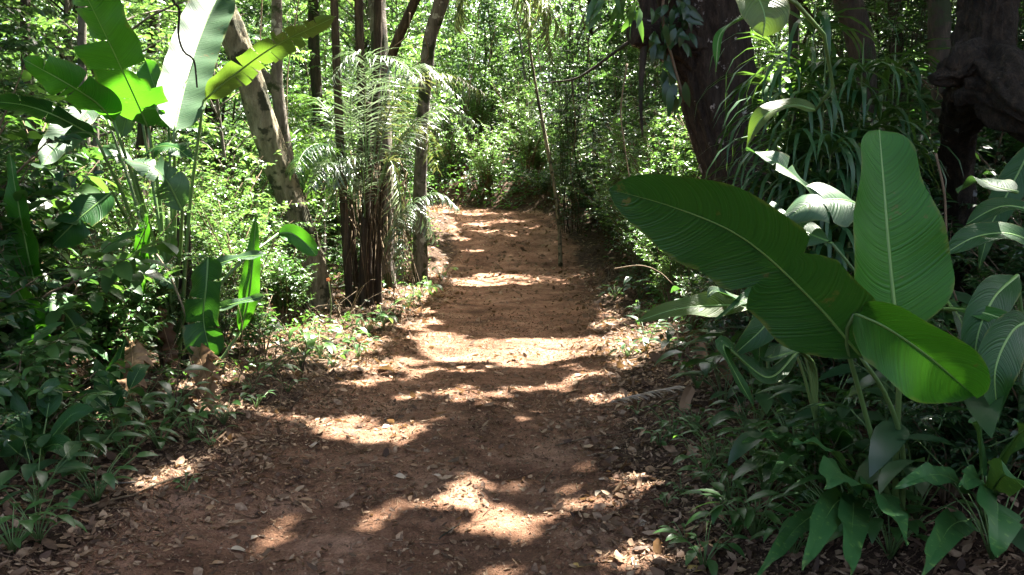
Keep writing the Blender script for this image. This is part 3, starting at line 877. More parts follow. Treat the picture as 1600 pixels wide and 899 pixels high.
# leaves at the right edge and bottom right
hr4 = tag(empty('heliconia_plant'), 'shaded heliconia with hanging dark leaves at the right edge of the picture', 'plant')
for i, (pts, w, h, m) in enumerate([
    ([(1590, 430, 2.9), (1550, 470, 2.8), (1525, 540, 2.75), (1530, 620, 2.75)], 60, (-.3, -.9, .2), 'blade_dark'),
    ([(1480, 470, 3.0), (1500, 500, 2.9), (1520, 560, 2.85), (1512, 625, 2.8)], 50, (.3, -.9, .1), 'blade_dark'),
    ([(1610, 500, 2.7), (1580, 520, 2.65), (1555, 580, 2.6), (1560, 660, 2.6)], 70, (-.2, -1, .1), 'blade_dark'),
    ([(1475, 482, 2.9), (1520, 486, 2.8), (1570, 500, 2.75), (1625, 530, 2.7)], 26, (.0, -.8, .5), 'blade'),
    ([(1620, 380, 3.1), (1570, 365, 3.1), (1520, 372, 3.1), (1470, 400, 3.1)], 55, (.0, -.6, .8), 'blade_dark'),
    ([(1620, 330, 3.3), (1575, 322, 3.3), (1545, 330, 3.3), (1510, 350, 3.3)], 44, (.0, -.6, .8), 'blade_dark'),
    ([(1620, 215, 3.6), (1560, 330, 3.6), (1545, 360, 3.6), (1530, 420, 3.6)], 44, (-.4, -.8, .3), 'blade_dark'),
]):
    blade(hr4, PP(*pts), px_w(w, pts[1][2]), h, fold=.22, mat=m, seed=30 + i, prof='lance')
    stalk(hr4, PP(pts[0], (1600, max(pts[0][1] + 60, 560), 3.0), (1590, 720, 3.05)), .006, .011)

# spotted broad-leaved plants in the bottom right corner
def rosette(label, spec, root, name='spotted_plant', mat='spotted', cat='plant', group=None):
    e = tag(empty(name), label, cat, group)
    for i, (tip, w, hint) in enumerate(spec):
        t = P(*tip); w = w * (.62 + .5 * ((i * 37 + int(tip[0])) % 10) / 10); b = root + (t - root) * (.2 + .03 * ((i * 5) % 7)) + np.array([((i * 3) % 5 - 2) * .015, 0, .08 + .02 * ((i * 3) % 4)])
        blade(e, [b, (b + t) / 2 + np.array([0, 0, .05]), t], w, hint, fold=.2, curl=-.1, mat=mat, seed=i + 100 + int(tip[0]), prof='lance', rib_r=.004, rows=18)
        stalk(e, [root, root * .5 + b * .5 + np.array([0, 0, .03]), b], .006, .004)
    return e


def groot(px, py):
    g_ = ground(px, py); g_[2] -= .02; return g_


rosette('broad-leaved plant with pale speckled leaves at the foot of the big heliconia', [
    ((1180, 905, 2.25), .12, (-.1, -.6, .8)), ((1255, 890, 2.1), .14, (0, -.7, .7)), ((1330, 900, 2.05), .13, (.1, -.6, .8)),
    ((1240, 690, 2.6), .12, (-.1, -.5, .85)), ((1290, 760, 2.3), .15, (0, -.7, .7)), ((1420, 850, 2.1), .13, (.1, -.7, .7))], groot(1340, 800))
rosette('broad-leaved plant with long drooping leaves in the lower right corner', [
    ((1440, 900, 1.95), .15, (0, -.7, .7)), ((1560, 870, 1.95), .15, (.1, -.7, .7)), ((1600, 760, 2.1), .14, (.2, -.6, .7)),
    ((1500, 760, 2.2), .14, (0, -.7, .7)), ((1520, 660, 2.5), .12, (0, -.7, .6)), ((1640, 660, 2.4), .12, (0, -.7, .6)), ((1400, 760, 2.2), .12, (-.1, -.7, .7))], groot(1540, 830))
rosette('glossy dark plant between the big heliconia and the litter of the right bank', [
    ((1230, 690, 2.9), .10, (-.1, -.5, .85)), ((1290, 655, 3.0), .09, (0, -.7, .7)), ((1200, 755, 2.7), .09, (-.1, -.6, .8)),
    ((1160, 690, 2.9), .08, (-.1, -.6, .8)), ((1330, 680, 2.9), .10, (.1, -.6, .8))], groot(1290, 745), mat='blade_dark', name='glossy_plant')

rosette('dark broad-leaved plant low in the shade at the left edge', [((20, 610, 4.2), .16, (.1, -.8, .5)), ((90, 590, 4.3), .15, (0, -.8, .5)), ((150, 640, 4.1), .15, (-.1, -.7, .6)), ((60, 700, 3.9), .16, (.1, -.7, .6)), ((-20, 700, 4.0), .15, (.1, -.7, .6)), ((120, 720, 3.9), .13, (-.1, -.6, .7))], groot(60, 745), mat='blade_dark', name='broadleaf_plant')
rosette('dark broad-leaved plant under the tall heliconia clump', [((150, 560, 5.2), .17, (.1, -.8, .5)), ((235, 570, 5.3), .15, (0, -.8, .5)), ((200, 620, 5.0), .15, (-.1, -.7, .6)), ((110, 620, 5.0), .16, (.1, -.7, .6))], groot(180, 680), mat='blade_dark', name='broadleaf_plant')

# ---- left heliconia clump, d about 6.6
hl = tag(empty('heliconia_clump'), 'tall heliconia clump with torn paddle leaves left of the path', 'plant')
D = 6.5
LL = [  # midrib pixels, width px, hint, material, tears, profile
    ([(232, 200, 6.5), (205, 140, 6.3), (170, 65, 6.1), (118, -40, 5.9)], 98, (-.3, -.75, -.5), 'blade', 4, 'blunt'),
    ([(272, 205, 6.3), (290, 130, 6.65), (312, 60, 7.0), (345, -15, 7.35)], 74, (.35, -.6, .68), 'blade_waxy', 0, 'blunt'),
    ([(264, 200, 6.7), (252, 160, 6.7), (240, 130, 6.8), (228, 95, 6.9)], 52, (-.2, -.8, .1), 'blade', 0, 'oval'),
    ([(318, 158, 6.5), (360, 122, 6.4), (430, 72, 6.3), (525, 26, 6.2)], 44, (.25, -.6, -.75), 'blade_yellow', 9, 'oval'),
    ([(178, 190, 6.4), (150, 160, 6.2), (100, 128, 6.0), (35, 92, 5.9)], 62, (.0, -.8, -.4), 'blade', 3, 'oval'),
    ([(155, 150, 7.5), (120, 190, 7.2), (90, 225, 7.0), (62, 262, 6.8)], 44, (.35, -.5, .7), 'blade_waxy', 2, 'oval'),
    ([(218, 165, 7.0), (205, 170, 7.1), (197, 185, 7.1), (190, 215, 7.1)], 30, (.35, -.5, .7), 'blade_waxy', 0, 'oval'),
    ([(150, 215, 6.2), (95, 185, 6.0), (40, 165, 5.9), (-20, 158, 5.8)], 45, (.0, -.7, -.5), 'blade_dark', 2, 'oval'),
    ([(175, 300, 6.0), (150, 320, 5.9), (115, 350, 5.8), (80, 385, 5.8)], 62, (-.2, -.9, -.1), 'blade_dark', 1, 'oval'),
    ([(222, 470, 6.4), (220, 430, 6.4), (224, 380, 6.4), (232, 325, 6.4)], 36, (-.2, -.95, .1), 'blade', 0, 'lance'),
    ([(325, 402, 6.3), (322, 450, 6.2), (318, 500, 6.2), (330, 560, 6.2)], 62, (-.1, -.95, .15), 'blade_dark', 2, 'blunt'),
    ([(310, 425, 6.4), (345, 412, 6.4), (380, 402, 6.4), (418, 398, 6.4)], 22, (-.1, -.55, .85), 'blade_waxy', 0, 'oval'),
    ([(325, 485, 6.3), (355, 478, 6.3), (385, 470, 6.3), (412, 462, 6.3)], 17, (-.1, -.65, .75), 'blade_waxy', 0, 'oval'),
    ([(375, 520, 6.9), (388, 470, 6.9), (395, 410, 6.9), (400, 335, 6.9)], 32, (.1, -.95, .1), 'blade', 0, 'lance'),
    ([(238, 400, 6.6), (245, 415, 6.5), (252, 430, 6.5), (275, 450, 6.5)], 26, (-.1, -.6, .75), 'blade_waxy', 2, 'oval'),
    ([(210, 270, 6.2), (235, 235, 6.2), (270, 230, 6.1), (300, 250, 6.0)], 34, (-.1, -.55, .8), 'blade_dark', 8, 'oval'),
    ([(285, 330, 6.1), (262, 285, 6.0), (235, 260, 5.9), (190, 250, 5.9)], 58, (-.1, -.6, .75), 'blade_waxy', 9, 'lance'),
    ([(435, 365, 7.2), (455, 365, 7.2), (475, 378, 7.2), (495, 400, 7.2)], 30, (-.1, -.9, .3), 'blade', 0, 'oval'),
    ([(60, 470, 5.6), (40, 380, 5.5), (25, 300, 5.4), (15, 240, 5.4)], 50, (-.1, -.9, -.2), 'blade', 0, 'lance'),
    ([(70, 560, 5.4), (50, 500, 5.3), (20, 440, 5.2), (-10, 400, 5.2)], 52, (.1, -.9, -.2), 'blade', 0, 'lance'),
    ([(140, 560, 5.6), (110, 500, 5.5), (80, 480, 5.4), (40, 500, 5.4)], 34, (.1, -.6, .8), 'blade_dark', 0, 'lance'),
    ([(165, 640, 5.8), (172, 610, 5.8), (185, 570, 5.8), (195, 530, 5.8)], 30, (.1, -.9, .2), 'blade_dark', 0, 'lance'),
]
heart = P(262, 640, 6.9)
for i, (pts, w, h, m, tr, pf) in enumerate(LL):
    blade(hl, PP(*pts), px_w(w, pts[1][2]), h, fold=.18, curl=.1, mat=m, tears=tr, seed=60 + i, prof=pf, rib_r=.010, wave=.015)
    p0 = P(*pts[0])
    mid = P((pts[0][0] + 262) / 2 + 6, max(pts[0][1] + 60, (pts[0][1] + 500) / 2), 6.7)
    if pts[0][1] < 560:
        stalk(hl, [p0, mid, P(258 + (i * 7) % 22, 560, 6.85), heart + np.array([((i * 13) % 9 - 4) * .02, 0, 0])], .011, .022, 'stalk' if i not in (8, 10) else 'stalk')
for x0, x1, r in ((262, 270, .045), (276, 290, .04), (292, 300, .05), (250, 262, .035)):
    g_ = Geo(); pp = spline(PP((x0, 330, 6.9), ((x0 + x1) / 2, 480, 6.95), (x1, 640, 7.0)), 12)
    tube(g_, pp, np.linspace(r * .5, r, 12), 9, .08, x0)
    g_.build('stem', M['stalk'] if x0 in (262, 250) else M['bark_brown'], hl)
# dead leaves hanging at its foot
for i, (pts, w, m) in enumerate([
    ([(305, 540, 6.2), (315, 570, 5.9), (326, 605, 5.6), (336, 655, 5.4)], 44, 'dry_blade'),
    ([(205, 530, 6.0), (206, 570, 5.7), (202, 610, 5.5), (196, 640, 5.4)], 40, 'dry_blade'),
    ([(248, 470, 6.6), (255, 510, 6.6), (268, 560, 6.6), (262, 610, 6.6)], 24, 'dry_brown'),
    ([(228, 560, 6.5), (225, 590, 6.4), (222, 620, 6.4), (228, 650, 6.4)], 26, 'dry_brown'),
]):
    blade(hl, PP(*pts), px_w(w, 6.3), (.1, -1, .1), fold=.15, curl=-.2, mat=m, seed=90 + i, tears=5, prof='lance', ruffle=.05, wave=.03, name='dead_leaf', label='dry brown hanging leaf')
stalk(hl, PP((243, 395, 6.3), (262, 425, 6.3), (282, 470, 6.3), (308, 545, 6.35)), .007, .010, 'twig_pale', 'dead_stalk')

# ---- palm clump
def frond(parent, pts, ll, n=46, mat='palm_leaf', droop=.55, w=.022, seed=0, spread=.9, up=(0, 0, 1), start=.12, name='frond', r=.012):
    rng = np.random.default_rng(seed)
    c = spline(pts, 24); T = unit(np.gradient(c, axis=0)); g = Geo()
    tube(g, c, np.linspace(r, .003, 24), 5, m=1)
    u = np.linspace(start, 1, n)
    i = np.clip((u * 23).astype(int), 0, 22); f = (u * 23 - i)[:, None]
    pos = c[i] * (1 - f) + c[i + 1] * f; t = T[i]
    sd = unit(np.cross(t, np.asarray(up, float)) + 1e-4)
    for sg in (1, -1):
        dr = unit(t * (.55 + .5 * u[:, None]) + sg * sd * spread + np.array([0, 0, .12]) + rng.normal(size=(n, 3)) * .2)
        nr = unit(np.cross(sg * sd, t) * sg + rng.normal(size=(n, 3)) * .15 + np.array([0, 0, .8]))
        L = ll * (np.sin(pi * (u * .85 + .1)) ** .6) * rng.uniform(.8, 1.15, n)
        scatter(g, pos, dr, nr, L, w, T_NEEDLE, droop * rng.uniform(.6, 1.5, n))
    o = g.build(name, [M[mat], M['stalk']], parent)
    return o


pc = tag(empty('palm_clump'), 'clump of slender spiny palms with shining feathery fronds at the left edge of the path', 'palm')
DP = 11.9
stems = [((520, -60), (528, 150), (538, 330), (548, 500), .062), ((560, -60), (562, 60), (570, 250), (577, 498), .07), ((592, -60), (590, 60), (584, 250), (586, 500), .07),
         ((575, 160), (574, 280), (568, 380), (566, 500), .055), ((600, 250), (596, 330), (592, 420), (594, 495), .045), ((548, 300), (552, 380), (556, 440), (558, 500), .045)]
for i, (a, b, c, d, r) in enumerate(stems):
    dd = DP + (i % 3 - 1) * .22
    g_ = Geo(); pp = spline(PP((*a, dd), (*b, dd), (*c, dd), (*d, dd)), 60)
    rr = np.linspace(r * .9, r, 60) * (1 + .10 * (np.arange(60) % 4 == 0))
    tube(g_, pp, rr, 9, .06, i)
    sp = g_; rng = np.random.default_rng(300 + i); k = rng.integers(4, 58, 260)
    dv = rand_unit(rng, 260) * [1, 1, .35] - [0, 0, .25]
    scatter(sp, pp[k] + unit(dv) * r * .8, dv, rand_unit(rng, 260), rng.uniform(.04, .13, 260), .004, T_NEEDLE, .1)
    g_.build('stem', M['palm_stem'], pc)
FR = [  # base, ..., tip pixels; leaflet length; material
    ([(560, 300), (548, 190), (558, 110), (605, 88), (655, 125)], .52, 'palm_leaf', .5),
    ([(575, 300), (570, 180), (572, 100), (550, 85), (520, 120)], .46, 'palm_leaf', .5),
    ([(580, 290), (592, 190), (622, 120), (665, 105), (715, 150)], .5, 'palm_leaf', .5),
    ([(590, 300), (622, 225), (660, 182), (700, 168), (738, 190)], .42, 'palm_leaf', .6),
    ([(585, 320), (612, 235), (648, 195), (672, 215), (682, 265)], .42, 'palm_yellow', .5),
    ([(560, 350), (545, 290), (528, 258), (505, 258), (488, 290)], .42, 'palm_leaf', .6),
    ([(570, 340), (568, 280), (560, 250), (542, 250), (520, 290)], .40, 'palm_leaf', .6),
    ([(600, 380), (632, 330), (662, 308), (690, 305), (715, 325)], .36, 'palm_leaf', .6),
    ([(600, 400), (615, 350), (640, 325), (662, 338), (680, 375)], .36, 'palm_leaf', .6),
    ([(545, 260), (520, 190), (495, 155), (470, 160), (452, 195)], .42, 'strap', .5),
    ([(545, 280), (520, 240), (498, 225), (475, 238), (460, 270)], .38, 'strap', .5),
    ([(590, 250), (612, 165), (655, 122), (705, 118), (755, 145)], .42, 'palm_yellow', .5),
    ([(590, 290), (608, 250), (624, 300), (628, 370), (632, 440)], .38, 'palm_yellow', .3),
    ([(570, 240), (556, 160), (540, 150), (522, 195), (514, 250)], .42, 'palm_leaf', .4),
    ([(575, 250), (582, 150), (598, 125), (622, 165), (632, 230)], .46, 'palm_leaf', .4),
]
for i, (pts, ll, m, dr) in enumerate(FR):
    dd = DP - .1 - .5 * ((i * 7) % 5) / 5
    tipd = dd - 1.3 + .6 * (i % 5)
    pp = [P(a, b, dd + (tipd - dd) * k / 4) for k, (a, b) in enumerate(pts)]
    frond(pc, pp, ll * 1.1, n=48, mat=m, droop=dr * 1.3, seed=400 + i, w=.019, spread=1.1)
# old fibres hanging between the stems
g_ = Geo(); rng = np.random.default_rng(77)
for k in range(140):
    x = rng.uniform(535, 640); y = rng.uniform(230, 400); dd = DP + rng.uniform(-.4, .3); ln = rng.uniform(.3, 1.3)
    p = P(x, y, dd); e = p + [rng.normal() * .12, rng.normal() * .1, -ln]
    tube(g_, spline([p, (p + e) / 2 + rng.normal(size=3) * .04, e], 5), [.008, .007, .006, .005, .003], 3)
g_.build('hanging_fibres', M['twig'], pc)

# palm further left behind, dark feathery
pb = tag(empty('small_palm'), 'young dark palm drooping behind the spiny palm clump on its left side', 'palm')
pbx = P(470, 330, 14)
for i in range(9):
    a = -2.6 + i * .6; e = pbx + np.array([cos(a) * 1.1, sin(a) * 1.0, .1]); t = pbx + np.array([cos(a) * .5, sin(a) * .5, 1.25])
    frond(pb, [pbx + [0, 0, .3], t, e], .5, n=34, mat='strap', droop=.5, seed=500 + i, w=.028)
stalk(pb, [pbx + [0, 0, .4], pbx + [0, 0, -.4], onground(pbx[0], pbx[1], -.05)], .05, .08, 'palm_stem', 'trunk')
# drooping palm above the far path
pt = tag(empty('drooping_palm'), 'palm whose yellowish fronds droop into the top of the picture above the path bend', 'palm')
for i, pts in enumerate([[(760, -60), (790, -40), (815, 0), (830, 50)], [(770, -70), (820, -50), (850, 10), (862, 90)], [(765, -60), (740, -40), (720, 0), (712, 40)], [(770, -60), (800, -40), (840, -10), (880, 50)]]):
    frond(pt, [P(a, b, 13.0 + .2 * i) for a, b in pts], .6, n=44, mat='palm_yellow', droop=.5, seed=520 + i, w=.03)
stalk(pt, PP((766, -60, 13.2), (772, -150, 13.4), (748, -200, 14.5)) + [onground(-.2 - 2.6, 15.6, 3.0), onground(-2.9, 15.8, -.1)], .08, .1, 'palm_stem', 'trunk', 8)


# ---- tree trunks seen in the photograph
def trunk_tree(label, pts, mat, limbs=(), rough=.12, ridge=.10, lump=.06, sides=20, seed=0, name='tree', n=70, grnd=True, radii=None, group=None):
    """pts: (px, py, d, radius px)"""
    e = tag(empty(name), label, 'tree', group)
    A = [P(p[0], p[1], p[2]) for p in pts]; R = [px_w(p[3], p[2]) for p in pts]
    if grnd:
        b = A[-1]; hgt = float(height(b[0], b[1]))
        if b[2] > hgt - .1:
            d = A[-1] - A[-2]; d = d / max(-d[2], .2); dz = b[2] - hgt + .15
            A.append(np.array([b[0] + d[0] * dz * .5, b[1] + d[1] * dz * .5, hgt - .15])); R.append(R[-1] * 1.25)
    c = spline(np.column_stack([np.array(A), R]), n)
    g = Geo(); tube(g, c[:, :3], c[:, 3], sides, lump, seed, rough=rough, ridge=ridge)
    g.build('trunk', M[mat], e)
    for lp in limbs:
        c2 = spline(np.array([[*P(p[0], p[1], p[2]), px_w(p[3], p[2])] for p in lp]), 48)
        g2 = Geo(); tube(g2, c2[:, :3], c2[:, 3], max(10, sides), lump * 1.5, seed + 5, rough=rough * 1.4, ridge=ridge); g2.build('limb', M[mat], e)
    return e, np.array(A)


TREES = []
e_, a_ = trunk_tree('massive dark leaning tree with pale scars on its bark, right of the path', [(1040, -330, 6.9, 62), (1075, -120, 6.9, 68), (1105, 40, 7.0, 62), (1125, 150, 7.0, 54), (1150, 240, 7.0, 52), (1185, 340, 7.0, 62), (1215, 450, 7.0, 78)], 'bark_dark',
                    limbs=[[(1110, 70, 7.0, 40), (1060, 62, 6.8, 34), (1020, 55, 6.7, 24), (988, 52, 6.6, 16)], [(1110, 130, 7.0, 34), (1072, 95, 6.9, 30), (1040, 55, 6.8, 24), (1015, 20, 6.75, 14), (1010, -60, 6.8, 10)]], lump=.08, seed=3, sides=64, n=200, rough=.10, ridge=.16)
TREES.append(e_)
g_ = Geo(); c = spline(PP((1008, 60, 6.65), (1003, 110, 6.65), (1001, 160, 6.65), (1004, 215, 6.65)), 12)
tube(g_, c, [.03, .028, .03, .025, .028, .02, .022, .018, .016, .012, .01, .006], 7, .2); g_.build('hanging_root', M['bark_brown'], e_)
e_, a_ = trunk_tree('pale mottled tree leaning left behind the heliconia clump', [(290, -120, 10.2, 22), (350, 20, 10.4, 21), (385, 110, 10.6, 20), (415, 205, 10.8, 20), (452, 310, 11, 20), (478, 380, 11.1, 22)], 'bark_pale', lump=.08, seed=7, sides=40, n=120, rough=.14, ridge=.08)
TREES.append(e_)
e_, a_ = trunk_tree('thin grey forked tree just right of the pale leaning tree', [(432, -80, 12, 8), (433, 60, 12, 8), (434, 140, 12, 9), (446, 240, 12, 11), (455, 300, 12, 12), (462, 380, 12, 13)], 'bark_grey',
                    limbs=[[(434, 145, 12, 9), (410, 115, 12, 8), (385, 80, 12, 7), (355, 35, 12, 6), (330, -40, 12, 5)]], seed=8)
TREES.append(e_)
e_, a_ = trunk_tree('pinkish grey slim tree standing behind the palm clump, bent near the top', [(712, -90, 16, 11), (690, 0, 16, 11), (672, 60, 16, 10), (665, 130, 16, 10), (660, 200, 16, 9), (656, 310, 16, 10), (656, 370, 16, 11)], 'bark_grey', seed=9)
TREES.append(e_)
e_, a_ = trunk_tree('tall straight tree trunk immediately behind the palm stems', [(585, -90, 14.5, 13), (588, 0, 14.5, 13), (595, 100, 14.5, 13), (600, 300, 14.5, 14), (602, 400, 14.5, 15)], 'bark_grey', seed=10)
TREES.append(e_)
e_, a_ = trunk_tree('slim pale pole-like tree on the right side of the path bend', [(825, 60, 19, 1.6), (838, 140, 19, 2.2), (852, 215, 19, 2.8), (866, 290, 19, 2.6), (873, 345, 19, 2.9), (875, 388, 19, 3.2)], 'bark_pale', seed=11, sides=8, lump=.03)
TREES.append(e_)
e_, a_ = trunk_tree('dim brown tree beyond the strap-leaved plants, top right', [(1300, -80, 9, 20), (1325, 0, 9, 20), (1345, 80, 9, 19), (1350, 200, 9, 19), (1352, 330, 9, 22), (1355, 420, 9, 24)], 'bark_brown', seed=13)
TREES.append(e_)
e_, a_ = trunk_tree('lumpy dark tree with white lichen patches at the right edge', [(1530, -90, 4.8, 34), (1545, 0, 4.8, 36), (1540, 70, 4.8, 38), (1535, 130, 4.8, 46), (1500, 200, 5.2, 26), (1498, 300, 5.5, 22), (1500, 420, 5.6, 26), (1500, 520, 5.7, 30)], 'lumpy',
                    limbs=[[(1520, 130, 4.8, 44), (1560, 130, 4.6, 46), (1600, 170, 4.4, 34), (1680, 200, 4.3, 34)], [(1525, 90, 4.8, 30), (1500, 100, 4.7, 26), (1478, 118, 4.7, 16), (1455, 124, 4.7, 8)]], lump=.14, seed=14, sides=64, n=200, rough=.35, ridge=.14)
TREES.append(e_)
e_, a_ = trunk_tree('straight grey-brown tree left of the lumpy one, top right', [(1462, -80, 7.5, 16), (1466, 0, 7.5, 16), (1472, 150, 7.5, 15), (1476, 300, 7.5, 15), (1480, 420, 7.5, 17)], 'bark_brown', seed=15)
TREES.append(e_)
for i, (x0, x1, d, r, mt, lab) in enumerate([
    (40, 46, 9.5, 8, 'bark_brown', 'thin dark tree at the far left edge of the thicket'), (128, 140, 9.0, 7, 'bark_grey', 'thin grey pole tree behind the leftmost heliconia leaves'),
    (240, 215, 13, 9, 'bark_brown', 'thin dark tree behind the tall torn heliconia leaf'), (490, 498, 17, 9, 'bark_brown', 'slim dark tree left of the palm clump'),
     
    
    (1240, 1232, 12, 8, 'bark_brown', 'thin tree just right of the massive leaning tree'), (1400, 1410, 13, 11, 'bark_dark', 'thin dark tree far back on the right'),
    
    (330, 322, 18, 10, 'bark_dark', 'dark tree deep in the left thicket'), (1570, 1585, 10, 12, 'bark_dark', 'dark tree deep in the right thicket')]):
    p = ground(x1, 430 if d < 16 else 400)
    e_, a_ = trunk_tree(lab, [(x0 + 6 * sin(i), -90, d, r * .8), (x0, 60, d, r * .9), ((x0 + x1) / 2 + 4 * cos(i * 2), 200, d, r), (x1, 340, d, r * 1.1)], mt, seed=20 + i, sides=10)
    TREES.append(e_)

# ------------------------------------------------------------------ sunlit plants: shafts cut through the canopy to light them
for px, py, d, r in [(600, 150, 11.6, .9), (650, 200, 11.6, .6), (545, 280, 11.5, .5), (690, 190, 11.6, .4), (650, 320, 11.6, .4), (590, 250, 11.6, .5),
                     (430, 230, 10.8, .6), (385, 110, 10.5, .4), (310, 80, 6.7, .35), (290, 160, 6.6, .3), (350, 10, 6.9, .3), (222, 165, 6.4, .12), (250, 170, 6.7, .2), (400, 105, 6.35, .12), 
                     (400, 400, 6.4, .12), (250, 330, 6.6, .15), (245, 410, 6.5, .12), (90, 230, 6.9, .2), (395, 450, 6.9, .15), (120, 260, 7.2, .2), (240, 260, 6, .12),
                     (1270, 310, 3.5, .13), (1200, 245, 3.6, .09), (1190, 330, 3.6, .09), (1250, 345, 3.5, .06), (1242, 405, 2.52, .045), (1412, 575, 2.44, .055), (1465, 605, 2.43, .03), (1180, 190, 4.2, .12), (1575, 295, 3.2, .08), (1130, 455, 3.35, .05), (1100, 490, 3.4, .05), (1140, 700, 3.3, .08),
                     (450, 430, 9.5, .9), (400, 300, 9, .7), (470, 500, 8.6, .5), (350, 350, 9.5, .6), (520, 545, 8.2, .35), (660, 440, 14, .8), (560, 530, 8.8, .4), (690, 430, 15, .5),
                     (975, 300, 12, .8), (950, 230, 13, .9), (940, 330, 14.5, .8), (960, 380, 13, .5), (1010, 360, 9.5, .5), (1000, 400, 8.5, .35), (920, 400, 14, .6), (900, 200, 15, .9), (1020, 480, 6.6, .18), (960, 170, 14, .8),
                     (740, 180, 27, 1.7), (790, 250, 28, 1.6), (750, 280, 29, 1.5), (700, 290, 28, 1.3), (820, 180, 29, 1.6), (720, 120, 30, 1.8), (780, 90, 31, 1.8), (770, 200, 31, 1.8), (670, 200, 27, 1.4), (860, 130, 28, 1.6), (690, 50, 28, 1.6), (820, 270, 30, 1.4), (705, 240, 26, 1.2), (760, 100, 28, 1.6), (680, 130, 24, 1.3), (830, 60, 26, 1.3), (250, 60, 12, 1.4), (100, 60, 10, .9), (380, 50, 14, 1.5), (60, 110, 9, .7), (180, 30, 12, 1.2), (330, 250, 10, .6)]:
    SHAFTS.append((P(px, py, d), r * 1.35 + .05))

# ------------------------------------------------------------------ canopy of the overhead trees, leaves cut out and added to shape the sunlight
CT = {}
ORD = ['nearest', 'second', 'third', 'fourth', 'fifth', 'sixth', 'seventh', 'eighth', 'ninth', 'tenth', 'eleventh', 'twelfth', 'thirteenth', 'fourteenth', 'fifteenth', 'sixteenth', 'seventeenth', 'eighteenth', 'nineteenth', 'twentieth']
rngc = np.random.default_rng(5)
crown_trees = []
seed_pts = [(e, np.array(e.children[0].data.vertices[0].co)) for e in TREES[:1]]
spec = [(x, y) for y in (4.5, 12, 19.5, 27, 35, 43) for x in (-12.5, -4.5, 3.5, 11.5, 18.5)]
cent = np.array([(x + rngc.normal() * .9, y + rngc.normal() * .9) for x, y in spec])
NCL = 13000
cl = np.stack([rngc.uniform(-16, 21, NCL), rngc.uniform(1.6, 48, NCL), rngc.uniform(8.6, 12.8, NCL)], -1)
NL = 26
pos = (cl[:, None, :] + rngc.normal(size=(NCL, NL, 3)) * np.array([.7, .7, .4])).reshape(-1, 3)
yl = rngc.uniform(3, 27, 1500); gl = np.stack([xc(yl) + rngc.uniform(-1, 1, 1500) * (hw(yl) + .4), yl, z0(yl)], -1)  # extra leaf clusters added up the sun ray to shade the path
tl = (rngc.uniform(8.8, 12.3, 1500) - gl[:, 2]) / SUN[2]
gl = gl + SUN * tl[:, None]
pos = np.concatenate([pos, (gl[:, None] + rngc.normal(size=(1500, 14, 3)) * [.5, .5, .3]).reshape(-1, 3)])
pos = pos[(pos[:, 1] > .8)]
lit = lit_mask(pos)
pos = pos[~lit]
for px, py, d in [(1000, 310, 2.5), (1080, 330, 2.5), (1150, 380, 2.5), (1380, 260, 2.8), (1390, 350, 2.75), (1400, 450, 2.75), (1450, 620, 2.4), (1290, 500, 2.6), (1500, 800, 2.1), (1300, 850, 2.2), (1180, 900, 2.3), (1560, 500, 2.8),
                  (160, 60, 6.1), (40, 120, 6), (200, 170, 6.4), (40, 400, 5.5), (60, 500, 5.3), (150, 340, 6), (320, 480, 6.3), (1110, 120, 7), (1540, 100, 4.8)]:
    t0 = (rngc.uniform(8.8, 12.3, 26) - 1.5) / SUN[2]
    more = (P(px, py, d) + SUN * t0[:, None] + rngc.normal(size=(26, 3)) * [.22, .22, 0])  # extra leaves added between the sun and these points to shade them
    for c_, r_ in SHAFTS:
        v_ = more - c_; more = more[np.linalg.norm(v_ - (v_ @ SUN)[:, None] * SUN, axis=1) > r_ * 1.1]
    pos = np.concatenate([pos, more])
own = np.argmin(((pos[:, None, :2] - cent[None]) ** 2).sum(-1), 1)
